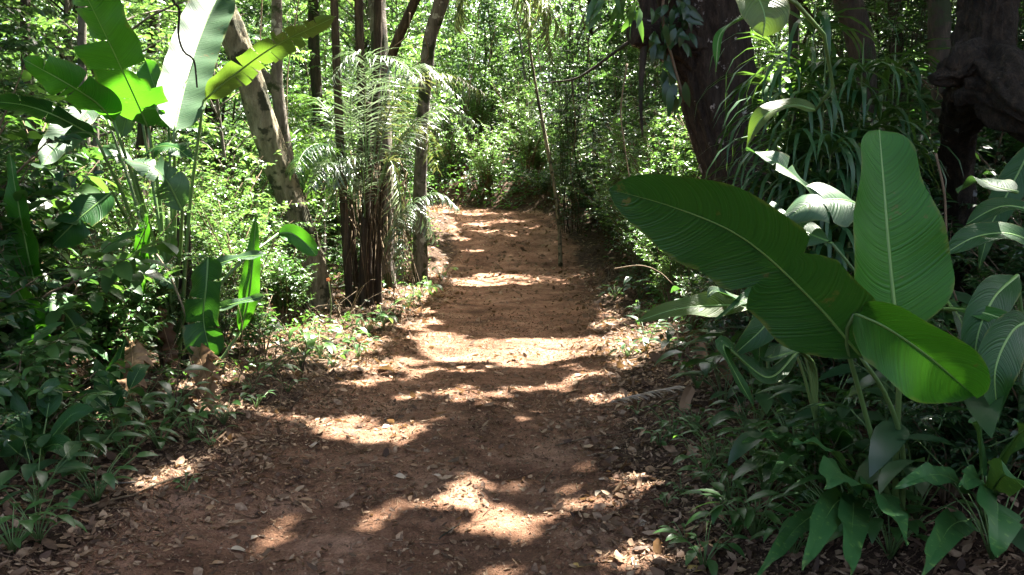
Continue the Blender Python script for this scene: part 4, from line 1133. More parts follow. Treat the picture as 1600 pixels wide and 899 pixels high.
for k in range(len(cent)):
    s = own == k
    if s.sum() < 40: continue
    pk = pos[s]; n = len(pk); g_ = Geo()
    dr = rngc.normal(size=(n, 3)) * [1, 1, .35] + [0, 0, -.25]
    nr = rngc.normal(size=(n, 3)) * .45 + [0, 0, 1.]
    L = rngc.uniform(.24, .42, n) * np.interp(pk[:, 1], [22, 32], [1, .62])
    scatter(g_, pk - unit(dr) * L[:, None] / 2, dr, nr, L, L * .52, T_LO, .2)
    cx_, cy_ = cent[k]
    # nearest bare trunk below the frame edge gets this crown; the others rise from their own stem
    e = tag(empty('shaped_canopy_tree', (cx_, cy_, 0)), None, 'tree', 'tall trees forming the roof of the forest')
    sd_ = 'left' if cx_ < -3 else ('right' if cx_ > 3 else 'centre'); CT[sd_] = CT.get(sd_, -1) + 1
    e['label'] = 'tall tree of the leaf roof on the %s, shaped for sun patches, %s from the camera' % (sd_, ORD[CT[sd_]])
    o = g_.build('crown', M['canopy'], e); o.matrix_parent_inverse.identity()
    o.location = (-cx_, -cy_, 0)
    wood = Geo()
    zt = 8.2
    onpath = abs(cx_ - xc(cy_)) < hw(cy_) + .6
    bx = cx_ if not onpath else xc(cy_) + (hw(cy_) + 1.3) * (1 if cx_ > xc(cy_) else -1)
    if cy_ < 13: bx = (1 if cx_ > 0 else -1) * max(abs(cx_), .66 * cy_ + 2.2)
    for q_ in range(7):
        a = q_ * .9 + k; rr = rngc.uniform(1.2, 3.2)
        b = np.array([(bx + cx_) / 2, cy_, 7.2 + q_ * .25]); t = np.array([cx_ + cos(a) * rr, cy_ + sin(a) * rr, rngc.uniform(9, 12)])
        tube(wood, spline([b, (b + t) / 2 + [0, 0, .4], t], 8), np.linspace(.07, .02, 8), 6)
    if 13 < cy_ < 32 and abs(cx_) < 8: bx = (1 if cx_ > 0 else -1) * (6.5 + rngc.random() * 3)
    r0 = rngc.uniform(.14, .2) if cy_ < 13 else rngc.uniform(.05, .10)
    tube(wood, spline([onground(bx, cy_, -.1), [bx + rngc.normal() * .15, cy_, 4], [(bx + cx_) / 2, cy_, 7.4], [cx_, cy_, 11]], 20), np.linspace(r0, r0 * .4, 20), 10, .06, k)
    w_ = wood.build('trunk', M[('bark_brown', 'bark_grey', 'bark_dark')[k % 3]], e)
    w_.location = (-cx_, -cy_, 0)
    crown_trees.append(e)

# ------------------------------------------------------------------ shrubs, saplings and herbs of the undergrowth
rs = np.random.default_rng(99)
KIND_WORD = {'bush_a': 'mid-green leafy shrub', 'bush_b': 'bright green shrub', 'bush_c': 'dark green shrub', 'bush_d': 'broad-leaved low shrub', 'bush_f': 'fine-leaved tangled shrub',
             'creeper': 'column of green creepers', 'creeper_d': 'column of dark creepers', 'sap_a': 'green slender young tree', 'sap_b': 'light green slender tree', 'sap_c': 'dark-leaved slender tree'}


def region(phrase, items, group):
    """items: (kind, x, y, scale); ordinals run away from the camera within each kind"""
    items = sorted(items, key=lambda t: math.hypot(t[1], t[2]))
    cnt = {}
    for kd, x, y, sc in items:
        c = cnt.get(kd, 0); cnt[kd] = c + 1
        lab = '%s %s, %s from the camera' % (KIND_WORD[kd], phrase, ORD[min(c, 19)])
        place(kd, x, y, sc, rs.uniform(0, 6.28), lab, 'tree' if kd.startswith('sap') else 'shrub', group, tilt=(rs.normal() * .06, rs.normal() * .06))


def fill(x0, x1, y0, y1, n, kinds, sc=(.8, 1.25), side=None, gap=.5, mind=.55):
    out = []; tries = 0
    while len(out) < n and tries < n * 60:
        tries += 1
        y = rs.uniform(y0, y1); x = rs.uniform(x0, x1)
        kd = kinds[rs.integers(len(kinds))]; s = rs.uniform(*sc)
        reach = {'bush_a': 1.0, 'bush_b': 1.1, 'bush_c': 1.0, 'bush_d': .8, 'bush_f': 1.0}.get(kd, .55) * s * .9
        if abs(x - xc(y)) < hw(y) + reach + gap - .4: continue
        if math.hypot(x, y) < 2.6 + reach: continue
        if any(math.hypot(x - a, y - b) < mind * (s + c) for _, a, b, c in out): continue
        out.append((kd, x, y, s))
    return out


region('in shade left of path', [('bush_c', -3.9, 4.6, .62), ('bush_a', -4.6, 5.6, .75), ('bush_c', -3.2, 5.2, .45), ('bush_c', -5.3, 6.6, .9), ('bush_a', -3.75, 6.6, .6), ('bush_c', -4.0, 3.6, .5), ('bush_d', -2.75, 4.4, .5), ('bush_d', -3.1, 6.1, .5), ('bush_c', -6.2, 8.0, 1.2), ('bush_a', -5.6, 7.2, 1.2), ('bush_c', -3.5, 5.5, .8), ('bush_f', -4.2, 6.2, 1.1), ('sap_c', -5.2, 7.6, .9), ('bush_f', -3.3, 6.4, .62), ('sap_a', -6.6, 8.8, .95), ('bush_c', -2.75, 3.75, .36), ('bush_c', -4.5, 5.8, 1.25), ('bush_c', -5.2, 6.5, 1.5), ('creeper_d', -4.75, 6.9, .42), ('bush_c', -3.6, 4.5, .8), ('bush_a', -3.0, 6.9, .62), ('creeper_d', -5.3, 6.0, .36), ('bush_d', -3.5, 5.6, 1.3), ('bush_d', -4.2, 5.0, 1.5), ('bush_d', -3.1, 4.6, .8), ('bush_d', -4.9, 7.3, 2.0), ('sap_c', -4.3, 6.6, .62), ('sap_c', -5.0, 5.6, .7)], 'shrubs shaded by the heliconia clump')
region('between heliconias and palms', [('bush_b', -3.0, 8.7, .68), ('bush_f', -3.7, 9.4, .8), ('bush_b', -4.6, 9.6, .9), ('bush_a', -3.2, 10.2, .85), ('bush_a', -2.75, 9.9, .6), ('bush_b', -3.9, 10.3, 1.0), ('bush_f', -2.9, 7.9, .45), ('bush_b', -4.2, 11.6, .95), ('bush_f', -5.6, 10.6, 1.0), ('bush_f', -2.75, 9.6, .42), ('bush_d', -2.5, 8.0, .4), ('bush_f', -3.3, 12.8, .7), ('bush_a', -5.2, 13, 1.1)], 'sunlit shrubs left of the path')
region('deep in the left forest', fill(-15, -4.0, 10.5, 27, 50, ['bush_a', 'bush_b', 'bush_f', 'bush_c'], (1.0, 1.6)), 'shrubs deep in the left forest')
region('standing in the left forest', fill(-15, -3.4, 9.5, 28, 30, ['sap_a', 'sap_b', 'sap_c', 'sap_b'], (.85, 1.35), mind=.5), 'slender trees of the left forest')
region('on the path edge beyond palms', [('bush_c', -2.9, 14.8, .6), ('bush_c', -2.7, 17, .6), ('bush_a', -3.2, 19, .8), ('bush_c', -2.6, 20.6, .55), ('bush_a', -3.2, 22.5, .8), ('bush_c', -3.4, 25, .7), ('bush_d', -2.4, 15.8, .5)], 'shrubs along the left path edge beyond the palms')
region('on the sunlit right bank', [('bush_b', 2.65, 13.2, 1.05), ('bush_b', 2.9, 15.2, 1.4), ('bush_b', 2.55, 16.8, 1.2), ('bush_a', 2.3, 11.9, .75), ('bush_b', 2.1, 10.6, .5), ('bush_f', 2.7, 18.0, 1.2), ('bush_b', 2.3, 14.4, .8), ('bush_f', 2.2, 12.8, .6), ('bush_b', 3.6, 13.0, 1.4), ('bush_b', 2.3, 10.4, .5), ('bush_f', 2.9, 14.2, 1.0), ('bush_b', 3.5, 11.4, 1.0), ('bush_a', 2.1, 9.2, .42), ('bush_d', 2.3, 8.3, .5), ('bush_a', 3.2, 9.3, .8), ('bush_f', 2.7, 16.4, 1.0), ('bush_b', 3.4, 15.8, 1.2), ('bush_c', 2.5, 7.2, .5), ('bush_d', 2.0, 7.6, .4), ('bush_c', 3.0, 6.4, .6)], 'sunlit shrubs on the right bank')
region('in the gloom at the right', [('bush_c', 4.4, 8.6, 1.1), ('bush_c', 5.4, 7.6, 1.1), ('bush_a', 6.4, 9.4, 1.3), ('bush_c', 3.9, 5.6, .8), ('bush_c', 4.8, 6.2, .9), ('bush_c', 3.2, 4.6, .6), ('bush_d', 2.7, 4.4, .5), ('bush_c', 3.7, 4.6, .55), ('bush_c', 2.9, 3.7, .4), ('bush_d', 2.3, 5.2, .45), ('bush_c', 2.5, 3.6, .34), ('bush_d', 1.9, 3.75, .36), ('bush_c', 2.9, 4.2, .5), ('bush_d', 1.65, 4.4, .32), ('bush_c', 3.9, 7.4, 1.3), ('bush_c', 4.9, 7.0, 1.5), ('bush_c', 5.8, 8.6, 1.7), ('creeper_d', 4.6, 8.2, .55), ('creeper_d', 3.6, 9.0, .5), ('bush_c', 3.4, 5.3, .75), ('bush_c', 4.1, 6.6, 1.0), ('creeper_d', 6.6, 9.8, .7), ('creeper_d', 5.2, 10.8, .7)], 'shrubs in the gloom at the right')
region('deep in the right forest', fill(4.2, 17, 9.5, 27, 50, ['bush_c', 'bush_f', 'bush_a', 'bush_b'], (1.0, 1.6)), 'shrubs deep in the right forest')
region('standing in the right forest', fill(3.2, 17, 9, 28, 28, ['sap_a', 'sap_c', 'sap_b', 'sap_c'], (.85, 1.3), mind=.5), 'slender trees of the right forest')
region('crowding the path bend', [('bush_c', 2.6, 19, .8), ('bush_f', 2.5, 20.6, 1.0), ('bush_c', 2.3, 22.4, 1.0), ('bush_c', 3.4, 21.5, 1.3), ('bush_a', 1.9, 24.5, 1.0), ('bush_c', 1.2, 26.6, .9), ('bush_f', .8, 28.2, .9), ('sap_c', 2.6, 20, .8), ('sap_c', 2.2, 24, .9), ('sap_c', 1.6, 27, .9)], 'shrubs crowding the path bend')
region('on the slope behind the path bend', fill(-10, 9, 34.5, 44, 44, ['bush_a', 'bush_b', 'bush_f', 'sap_a', 'sap_b', 'sap_c'], (1.1, 1.9)), 'plants on the slope behind the bend')

region('by the path bend', [('creeper_d', 1.9, 22, .9), ('creeper_d', 2.6, 20.5, .85), ('creeper', 1.5, 25.5, .8), ('creeper', -.2, 34, 1.1), ('creeper', 3.0, 17.5, .8), ('creeper_d', 3.4, 18.5, .9), ('creeper', -3.0, 24.5, .9), ('creeper', -3.1, 20.5, .75), ('creeper_d', -3.6, 22.5, .9), ('creeper', 1.4, 30, 1.1), ('creeper', 3.2, 26, 1.1), ('bush_b', -.9, 29.0, 1.1), ('bush_b', .6, 28.2, 1.2), ('bush_b', 1.9, 28.6, 1.2), ('bush_f', -2.3, 31.0, 1.0), ('bush_b', .3, 31.6, 1.4), ('bush_b', -1.6, 33.6, 1.9), ('sap_b', -3.0, 17.6, 1.1), ('sap_a', -2.9, 20.8, 1.15), ('sap_b', -3.3, 23.5, 1.2), ('sap_b', 4.0, 24.5, 1.3), ('sap_b', .8, 34, 1.4), ('sap_a', -1.4, 35, 1.6)], 'creepers by the path bend')
region('in the thicket', [('creeper', -6.5, 14, .8), ('creeper', -5.0, 17, .85), ('creeper', -8.6, 15, .9), ('creeper_d', -7.5, 11.5, .7), ('creeper', 4.6, 15.5, .8), ('creeper', 3.9, 13.4, .65), ('creeper_d', 6.2, 12.5, .8), ('creeper_d', 8.0, 13, .9), ('creeper_d', 5.7, 9.5, .65), ('creeper', 7.0, 17, .9), ('creeper', -4.4, 19.5, .9), ('creeper', -10, 19, 1)], 'creepers of the thicket')
region('arching over the path bend', [('sap_b', 3.6, 20.5, .95), ('sap_a', 3.0, 27.5, 1.2)], 'slender trees over the path bend')
# low herbs
HW = {'herb_a': 'small green herb', 'herb_b': 'bright low herb with long leaves', 'herb_c': 'tiny seedling', 'herb_d': 'dark broad-leaved herb', 'herb_e': 'herb with lobed leaves'}
def herbs(phrase, lst, group):
    cnt = {}
    for kd, px, py, sc in sorted(lst, key=lambda t: -t[2]):
        g_ = ground(px, py); c = cnt.get(kd, 0); cnt[kd] = c + 1
        place(kd, g_[0], g_[1], sc, rs.uniform(0, 6.28), '%s %s, %s from the camera' % (HW[kd], phrase, ORD[min(c, 19)]), 'herb', group, dz=-.01)


herbs('in front of the palms', [('herb_b', 500, 562, 1.3), ('herb_b', 545, 540, 1.1), ('herb_a', 470, 575, 1.2), ('herb_b', 600, 512, 1.2), ('herb_b', 640, 480, 1.3), ('herb_b', 672, 462, 1.5), ('herb_a', 655, 470, 1.3), ('herb_a', 575, 525, 1.2), ('herb_b', 430, 590, 1.0), ('herb_a', 520, 575, .9), ('herb_a', 690, 440, 1.5), ('herb_b', 625, 495, 1.1), ('herb_a', 560, 560, .9), ('herb_b', 480, 545, 1.3)], 'low herbs at the left path edge')
herbs('by the near left path edge', [('herb_a', 300, 690, 1.0), ('herb_a', 250, 705, 1.1), ('herb_a', 200, 720, 1.1), ('herb_c', 330, 700, 1.0), ('herb_a', 350, 665, .9), ('herb_d', 60, 800, .7), ('herb_d', 130, 760, .8), ('herb_a', 150, 790, 1.0), ('herb_c', 290, 770, .8), ('herb_a', 60, 850, .9), ('herb_d', 20, 740, .9), ('herb_d', 180, 700, .8), ('herb_a', 270, 660, 1.2), ('herb_c', 400, 640, 1.2), ('herb_e', 110, 700, 1.0), ('herb_d', 220, 660, .8), ('herb_a', 20, 870, .9), ('herb_c', 450, 615, 1.2), ('herb_c', 395, 615, 1.2)], 'low herbs at the near left edge')
herbs('on the right bank', [('herb_a', 1050, 690, .8), ('herb_a', 1085, 680, .8), ('herb_a', 1030, 700, .6), ('herb_e', 1140, 790, .7), ('herb_c', 1040, 795, .8), ('herb_c', 1065, 775, .7), ('herb_a', 1100, 760, .9), ('herb_b', 1150, 690, .7), ('herb_d', 1160, 660, .6), ('herb_d', 1010, 550, .8), ('herb_a', 980, 560, .9), ('herb_d', 1050, 560, .8), ('herb_a', 960, 470, 1.2), ('herb_a', 985, 440, 1.4), ('herb_d', 1000, 470, 1.0), ('herb_d', 1040, 480, 1.0), ('herb_e', 1180, 850, .9), ('herb_e', 1120, 740, .8), ('herb_a', 1180, 720, 1.0), ('herb_c', 995, 650, .7), ('herb_a', 1090, 610, 1.0), ('herb_d', 1130, 590, .9), ('herb_c', 1070, 850, .8), ('herb_a', 1240, 870, .8), ('herb_b', 1000, 500, 1.1), ('herb_d', 1180, 620, .8), ('herb_a', 1100, 890, .8)], 'low herbs on the right bank')

herbs('under the big heliconia', [('herb_d', 1180, 700, 1.0), ('herb_d', 1230, 640, 1.2), ('herb_d', 1290, 700, 1.2), ('herb_d', 1350, 760, 1.1), ('herb_d', 1250, 790, 1.0), ('herb_a', 1200, 780, 1.1), ('herb_e', 1330, 860, 1.1), ('herb_d', 1430, 820, 1.2), ('herb_d', 1480, 740, 1.3), ('herb_d', 1560, 780, 1.2), ('herb_a', 1290, 850, 1.2), ('herb_e', 1240, 720, 1.2), ('herb_d', 1400, 700, 1.3), ('herb_d', 1330, 640, 1.4), ('herb_a', 1390, 880, 1.1), ('herb_d', 1550, 880, 1.0), ('herb_b', 1270, 760, .9), ('herb_d', 1130, 640, 1.0), ('herb_d', 1160, 560, 1.2), ('herb_d', 1080, 520, 1.1), ('herb_a', 1150, 840, 1.0), ('herb_d', 1580, 700, 1.5), ('herb_d', 1460, 660, 1.5)], 'low herbs under the big heliconia')
for kd, x, y, sc, lab in [('bush_c', 1.75, 3.15, .36, 'little dark shrub filling the gap behind the big heliconia stalks'), ('bush_c', 2.1, 3.1, .42, 'dark shrub right of the big heliconia stalks'), ('bush_d', 1.35, 3.45, .34, 'small broad-leaved shrub left of the big heliconia stalks'), ('bush_c', 1.9, 4.7, .5, 'dark shrub behind the low heliconia'), ('bush_d', 2.4, 5.6, .7, 'broad-leaved shrub at the foot of the massive tree'), ('bush_c', 1.9, 6.2, .42, 'dark shrub on the bank below the massive tree')]:
    place(kd, x, y, sc, rs.uniform(0, 6.28), lab, 'shrub')

# undergrowth nobody could count: low leaves over the forest floor
rng = np.random.default_rng(4)
def floor_leaves(n, x0, x1, y0, y1, L, zmax, out):
    x = rng.uniform(x0, x1, n); y = rng.uniform(y0, y1, n)
    s = np.abs(x - xc(y)) - hw(y)
    edge = .15 + .7 * fnoise(x * .8, y * .8, 91)
    keep = (s > edge) & (fnoise(x * 1.6, y * 1.6, 92) > .42) & (rng.random(n) < sstep(0, 1.4, s) + .15)
    keep &= ~((y < 5.6) & (x > 0) & (x < 2.2 + (5.6 - y) * .1) & (rng.random(n) < .85))
    keep &= np.hypot(x, y) > 2.4
    x, y = x[keep], y[keep]; n = len(x)
    z = height(x, y) + rng.random(n) ** 1.6 * zmax * sstep(0, 1.6, s[keep]) + .015
    dr = rng.normal(size=(n, 3)) * [1, 1, .3]; nr = rng.normal(size=(n, 3)) * .35 + [0, -.15, 1.]
    l = rng.uniform(.5, 1.3, n) * L
    scatter(out, np.stack([x, y, z], -1), dr, nr, l, l * rng.uniform(.35, .5, n), T_LO, .3)
ug = Geo()
floor_leaves(26000, -8, 8, 2.4, 12, .075, .35, ug)
floor_leaves(34000, -12, 12, 10, 30, .12, .6, ug)
xb = rng.uniform(-6, 4, 9000); yb = rng.uniform(27.2, 36, 9000); kb = (xb - xc(yb) > hw(yb) + .1) & (fnoise(xb, yb, 95) > .3); xb, yb = xb[kb], yb[kb]; nb_ = len(xb)
lb = rng.uniform(.1, .24, nb_); scatter(ug, np.stack([xb, yb, height(xb, yb) + rng.random(nb_) ** 1.5 * .7 + .03], -1), rng.normal(size=(nb_, 3)) * [1, 1, .4], rng.normal(size=(nb_, 3)) * .4 + [0, -.35, 1.], lb, lb * .45, T_LO, .3)
tag(ug.build('undergrowth', M['herb']), 'low green undergrowth covering the forest floor on both sides of the path', 'undergrowth', kind='stuff')

# the far forest, seen only as one mass of leaves
ff = Geo()
def mass(nc, nl, box, sig, L, dens=None):
    c = np.stack([rng.uniform(a, b, nc) for a, b in box], -1)
    c[:, 2] = c[:, 2] + z0(c[:, 1])
    if dens is not None: c = c[dens(c)]
    p = (c[:, None] + rng.normal(size=(len(c), nl, 3)) * sig).reshape(-1, 3); n = len(p)
    p = p[~lit_mask(p, False)]
    for c_, r_ in SHAFTS:
        if c_[1] > 20:
            v_ = p - c_; t_ = v_ @ SUN
            p = p[(np.linalg.norm(v_ - t_[:, None] * SUN, axis=1) > r_) | (t_ < .8)]
    n = len(p)
    l = rng.uniform(.6, 1.3, n) * L
    scatter(ff, p, rng.normal(size=(n, 3)) * [1, 1, .4] + [0, 0, -.3], rng.normal(size=(n, 3)) * .5 + [0, -.2, 1.], l, l * .5, T_LO, .25)
mass(3200, 60, ((-34, 34), (32, 58), (0, 15)), [.8, .8, .5], .24)
mass(1000, 60, ((-40, -12), (13, 36), (0, 12)), [.8, .8, .5], .2)
mass(1000, 60, ((12, 40), (13, 36), (0, 12)), [.8, .8, .5], .2)
mass(1300, 60, ((-48, 48), (58, 75), (0, 24)), [1.2, 1.2, .8], .4)
tag(ff.build('distant_forest', M['leaf_far']), 'mass of far forest foliage closing the view behind the path bend', 'forest', kind='stuff')

# ------------------------------------------------------------------ strap-leaved plants hanging at the top right
for k, (lab, xs, d) in enumerate([('strap-leaved plant with long hanging leaves nearest the massive dark tree', [(1215, 20), (1235, 130), (1222, 220)], 5.4),
                                  ('strap-leaved plant with long hanging leaves in front of the dim brown tree', [(1275, -10), (1290, 90), (1300, 200), (1262, 60)], 5.0),
                                  ('strap-leaved plant with long hanging leaves left of the lumpy tree', [(1350, 60), (1380, 150), (1340, 210), (1400, 60)], 5.2)]):
    e = tag(empty('strap_leaf_plant'), lab, 'plant', 'strap-leaved plants hanging at the top right')
    rng = np.random.default_rng(700 + k)
    for (px, py) in xs:
        top = P(px, py, d + rng.normal() * .15)
        gb = onground(top[0] + rng.normal() * .15, top[1] + .1, -.05)
        c = spline([gb, (gb + top) / 2 + [rng.normal() * .05, 0, 0], top], 12)
        g_ = Geo(); tube(g_, c, np.linspace(.016, .003, 12), 6); g_.build('stem', M['stalk'], e)
        n = 64; t = rng.uniform(.4, 1, n) ** .8; i = np.clip((t * 11).astype(int), 0, 10)
        p = c[i]; a = rng.uniform(0, 2 * pi, n)
        dr = np.stack([np.cos(a), np.sin(a), rng.uniform(.4, 1.6, n)], -1)
        g_ = Geo(); scatter(g_, p, dr, np.array([0, 0, 1.]) + np.stack([-np.cos(a), -np.sin(a), 0 * a], -1) * .5, rng.uniform(.45, .8, n), .032, T_STRAP, rng.uniform(.9, 1.5, n))
        g_.build('leaves', M['strap'], e)

# climbing plant on the dark trunk, and leaves overhanging from above
e = tag(empty('climbing_plant'), 'climber with pointed leaves clinging to the stub of the massive dark tree', 'climber')
rng = np.random.default_rng(41)
g_ = Geo(); n = 60
p = np.array([P(rng.uniform(1010, 1080), rng.uniform(-10, 70), 6.5 + rng.normal() * .12) for _ in range(n)])
scatter(g_, p, rng.normal(size=(n, 3)) * .5 + [0, 0, -.8], rng.normal(size=(n, 3)) * .4 + [0, -1, .4], rng.uniform(.10, .2, n), .055, T_HI, .3)
p = np.array([P(rng.uniform(1030, 1075), rng.uniform(70, 150), 6.55 + rng.normal() * .08) for _ in range(14)])
scatter(g_, p, rng.normal(size=(14, 3)) * .4 + [0, 0, -.9], rng.normal(size=(14, 3)) * .4 + [0, -1, .4], rng.uniform(.14, .26, 14), .07, T_HI, .3)
g_.build('leaves', M['leaf_dark'], e)
g_ = Geo(); tube(g_, spline(PP((1070, 160, 6.55), (1050, 90, 6.5), (1035, 20, 6.5), (1050, -60, 6.5)), 12), .012, 5); g_.build('stem', M['twig'], e)

e = tag(empty('overhanging_branch'), 'overhead branch with one large pale green leaf and a curled strap leaf', 'branch')
blade(e, PP((1150, -40, 3.6), (1180, -10, 3.55), (1195, 25, 3.5), (1192, 58, 3.5)), px_w(78, 3.5), (.1, -.9, .1), fold=.15, mat='blade_yellow', seed=120, rows=20)
blade(e, PP((1200, 18, 3.6), (1160, 28, 3.55), (1125, 55, 3.5), (1118, 112, 3.5)), px_w(17, 3.5), (-.6, -.6, .5), fold=.2, mat='blade', seed=121, rows=20, prof='lance')
blade(e, PP((1275, 172, 4.2), (1235, 165, 4.2), (1190, 185, 4.2), (1165, 235, 4.2)), px_w(36, 4.2), (-.3, -.6, .7), fold=.3, mat='blade_yellow', seed=122, rows=22, prof='lance')
stalk(e, PP((1275, 172, 4.2), (1300, 180, 4.2), (1290, 60, 4.0), (1210, -20, 3.7), (1150, -40, 3.6), (1130, -160, 3.7), (1100, -400, 5.0)), .008, .02, 'stalk', 'branch')
e = tag(empty('overhanging_twig'), 'twig of narrow green leaves dangling into the top left of the massive tree', 'branch')
g_ = Geo(); n = 16; p = np.array([P(rng.uniform(930, 1000), rng.uniform(-20, 20), 5.0) for _ in range(n)])
scatter(g_, p, rng.normal(size=(n, 3)) * .5 + [-.1, 0, -.9], rng.normal(size=(n, 3)) * .4 + [0, -1, .4], rng.uniform(.14, .24, n), .045, T_HI, .3)
g_.build('leaves', M['herb'], e)
stalk(e, PP((930, 10, 5), (965, -15, 5), (1000, -30, 5), (1060, -120, 6), (1070, -220, 6.9)), .003, .012, 'twig', 'twig', 5)

# bare branches and vines
def wire(name, label, cat, pts, r0, r1, mat='twig', lump=.15, n=30, sides=6, extra=()):
    g_ = Geo(); tube(g_, spline(PP(*pts), n), np.linspace(r0, r1, n), sides, lump, len(pts))
    for ep, a, b in extra:
        tube(g_, spline(PP(*ep), 12), np.linspace(a, b, 12), 5, lump)
    return tag(g_.build(name, M[mat]), label, cat)


wire('hanging_vine', 'dark twisted vine dangling in front of the shining heliconia leaf', 'vine', [(262, -60, 6.0), (270, 0, 6.0), (280, 15, 6.0), (279, 55, 6.0), (288, 82, 6.0), (303, 95, 6.0), (308, 137, 6.0)], .012, .007, 'bark_dark', .25, extra=[([(303, 95, 6.0), (290, 130, 6.0), (272, 155, 6.0)], .003, .002)])
wire('bare_branch', 'bare crooked branch pointing left from beside the massive dark tree', 'branch', [(1040, 30, 7.5), (980, 68, 7.6), (925, 108, 7.7), (895, 124, 7.8), (845, 130, 7.9)], .022, .006, 'bark_brown', extra=[([(895, 124, 7.8), (893, 150, 7.8), (880, 175, 7.8)], .008, .003)])
wire('bent_branch', 'crooked dead branch bent over the herbs at the foot of the heliconia clump', 'branch', [(130, 655, 5.2), (180, 662, 5.3), (225, 655, 5.4), (252, 645, 5.45), (262, 628, 5.5), (275, 622, 5.5)], .014, .010, 'bark_brown', extra=[([(225, 655, 5.4), (205, 675, 5.5), (195, 690, 5.5)], .008, .004)])
wire('dangling_vine', 'thin pale vine hanging in loops behind the path bend', 'vine', [(752, -30, 14), (745, 60, 14), (735, 130, 14), (720, 190, 14)], .008, .006, 'twig_pale')
wire('thin_vine', 'thin brown vine hanging down right of the upright heliconia leaf', 'vine', [(1462, 240, 3.2), (1475, 300, 3.2), (1478, 350, 3.2), (1480, 420, 3.2), (1495, 470, 3.2)], .005, .004, 'twig')
wire('arching_twig', 'dry twig arching over the right bank near the lit herbs', 'twig', [(960, 420, 9.0), (1000, 415, 8.8), (1030, 425, 8.6), (1052, 445, 8.5)], .007, .003, 'twig_pale', n=14)
wire('leaning_stick', 'dead stick leaning among the shrubs right of the heliconia clump', 'twig', [(390, 505, 7.5), (420, 530, 7.4), (450, 548, 7.3)], .007, .005, 'twig', n=12)
rng = np.random.default_rng(8)
VL = ['among the sunlit leaves', 'behind the palm clump', 'above the far path', 'near the pole-like tree', 'in the gloom right of the far path', 'beside the slim pale tree', 'left of the massive tree', 'near the pinkish tree', 'behind the forked tree', 'between the far trunks']
for k, (x, y0, y1, d) in enumerate([(470, -20, 330, 12.5), (640, 20, 110, 13), (775, 40, 220, 18), (905, 0, 240, 15), (832, -20, 260, 19), (892, 120, 330, 16), (980, 100, 280, 10), (665, 60, 130, 14), (410, -20, 90, 11), (730, 60, 300, 22)]):
    wire('hanging_vine', 'thin woody vine hanging ' + VL[k], 'vine', [(x, y0, d), (x + rng.normal() * 12, y0 * .6 + y1 * .4, d), (x + rng.normal() * 14, y0 * .3 + y1 * .7, d), (x + rng.normal() * 10, y1, d)], .012, .006, ('twig_pale', 'twig')[k % 2])

for k, (px, py, lab) in enumerate([(430, 560, 'tangle of pale dead twigs at the left path edge before the sunlit shrubs'), (500, 500, 'tangle of pale dead twigs under the red flower'), (380, 600, 'tangle of dead twigs right of the dry brown heliconia leaf'), (960, 440, 'tangle of dead twigs at the right path edge below the sunlit shrubs'), (150, 640, 'tangle of dark twigs in the shade at the left')]):
    g0 = ground(px, py); rng_ = np.random.default_rng(900 + k); g_ = Geo()
    for q_ in range(42):
        b = g0 + [rng_.normal() * .35, rng_.normal() * .3, rng_.random() * .1]; b[2] = float(height(b[0], b[1])) - .01
        d = unit(np.array([rng_.normal(), rng_.normal() * .7, abs(rng_.normal()) * .9 + .15])); ln = rng_.uniform(.25, .9)
        tube(g_, spline([b, b + d * ln * .5 + rng_.normal(size=3) * .06, b + d * ln + [0, 0, -ln * .25]], 8), np.linspace(.005, .002, 8), 4)
    tag(g_.build('dead_twigs', M[('twig_pale', 'twig_pale', 'twig', 'twig_pale', 'twig')[k]]), lab, 'twigs')

# red flower
f0 = P(513, 437, 9.3)
e = tag(empty('red_flower', tuple(f0)), 'small red flower glowing among the sunlit shrubs left of the palms', 'flower')
g_ = Geo(); a = np.linspace(0, 2 * pi, 6)[:-1]
scatter(g_, np.zeros((5, 3)), np.stack([np.cos(a), -.4 + 0 * a, np.sin(a)], -1), np.array([[0, -1., 0]]) * np.ones((5, 1)), .028, .018, T_OVAL, .2); g_.build('petals', M['red'], e)
g_ = Geo(); tube(g_, spline([[0, 0, 0], [.02, .03, -.3], [0, .02, -(f0[2] - float(height(f0[0], f0[1])))]], 8), .004, 4); g_.build('stem', M['stalk'], e)

# ------------------------------------------------------------------ litter
rng = np.random.default_rng(17)
def litter_points(n, x0, x1, y0, y1, pw, po):
    x = rng.uniform(x0, x1, n); y = rng.uniform(y0, y1, n) if y1 < 15 else y0 + (y1 - y0) * rng.random(n)
    s = np.abs(x - xc(y)) / hw(y)
    dens = pw + (po - pw) * sstep(.55, 1.05, s + (fnoise(x * 1.5, y * 1.5, 61) - .5) * .5)
    dens = dens * (.35 + 1.3 * fnoise(x * 2.2, y * 2.2, 62))
    k = rng.random(n) < dens
    return x[k], y[k]


def lie(g, x, y, L, W, tpl, curl, tilt=.25, dz=.004):
    n = len(x); z = height(x, y) + dz
    a = rng.uniform(0, 2 * pi, n)
    e = .02
    gxn = -(height(x + e, y) - height(x - e, y)) / (2 * e); gyn = -(height(x, y + e) - height(x, y - e)) / (2 * e)
    nr = np.stack([np.clip(gxn, -.6, .6), np.clip(gyn, -.6, .6), np.ones(n)], -1) + rng.normal(size=(n, 3)) * tilt * [1, 1, 0]
    flip = rng.random(n) < .5
    nr = unit(nr); d = np.stack([np.cos(a), np.sin(a), 0 * a], -1); d = d - (d * nr).sum(1, keepdims=True) * nr
    cu = np.where(flip, -1, 1) * curl * rng.uniform(.2, 1.6, n)
    base = np.stack([x, y, z], -1) + nr * (.004 + .25 * np.abs(np.minimum(cu, 0)) * 0 + .1 * L * np.abs(cu))[:, None]
    scatter(g, base - d * (L / 2)[:, None], d, nr, L, W, tpl, cu)


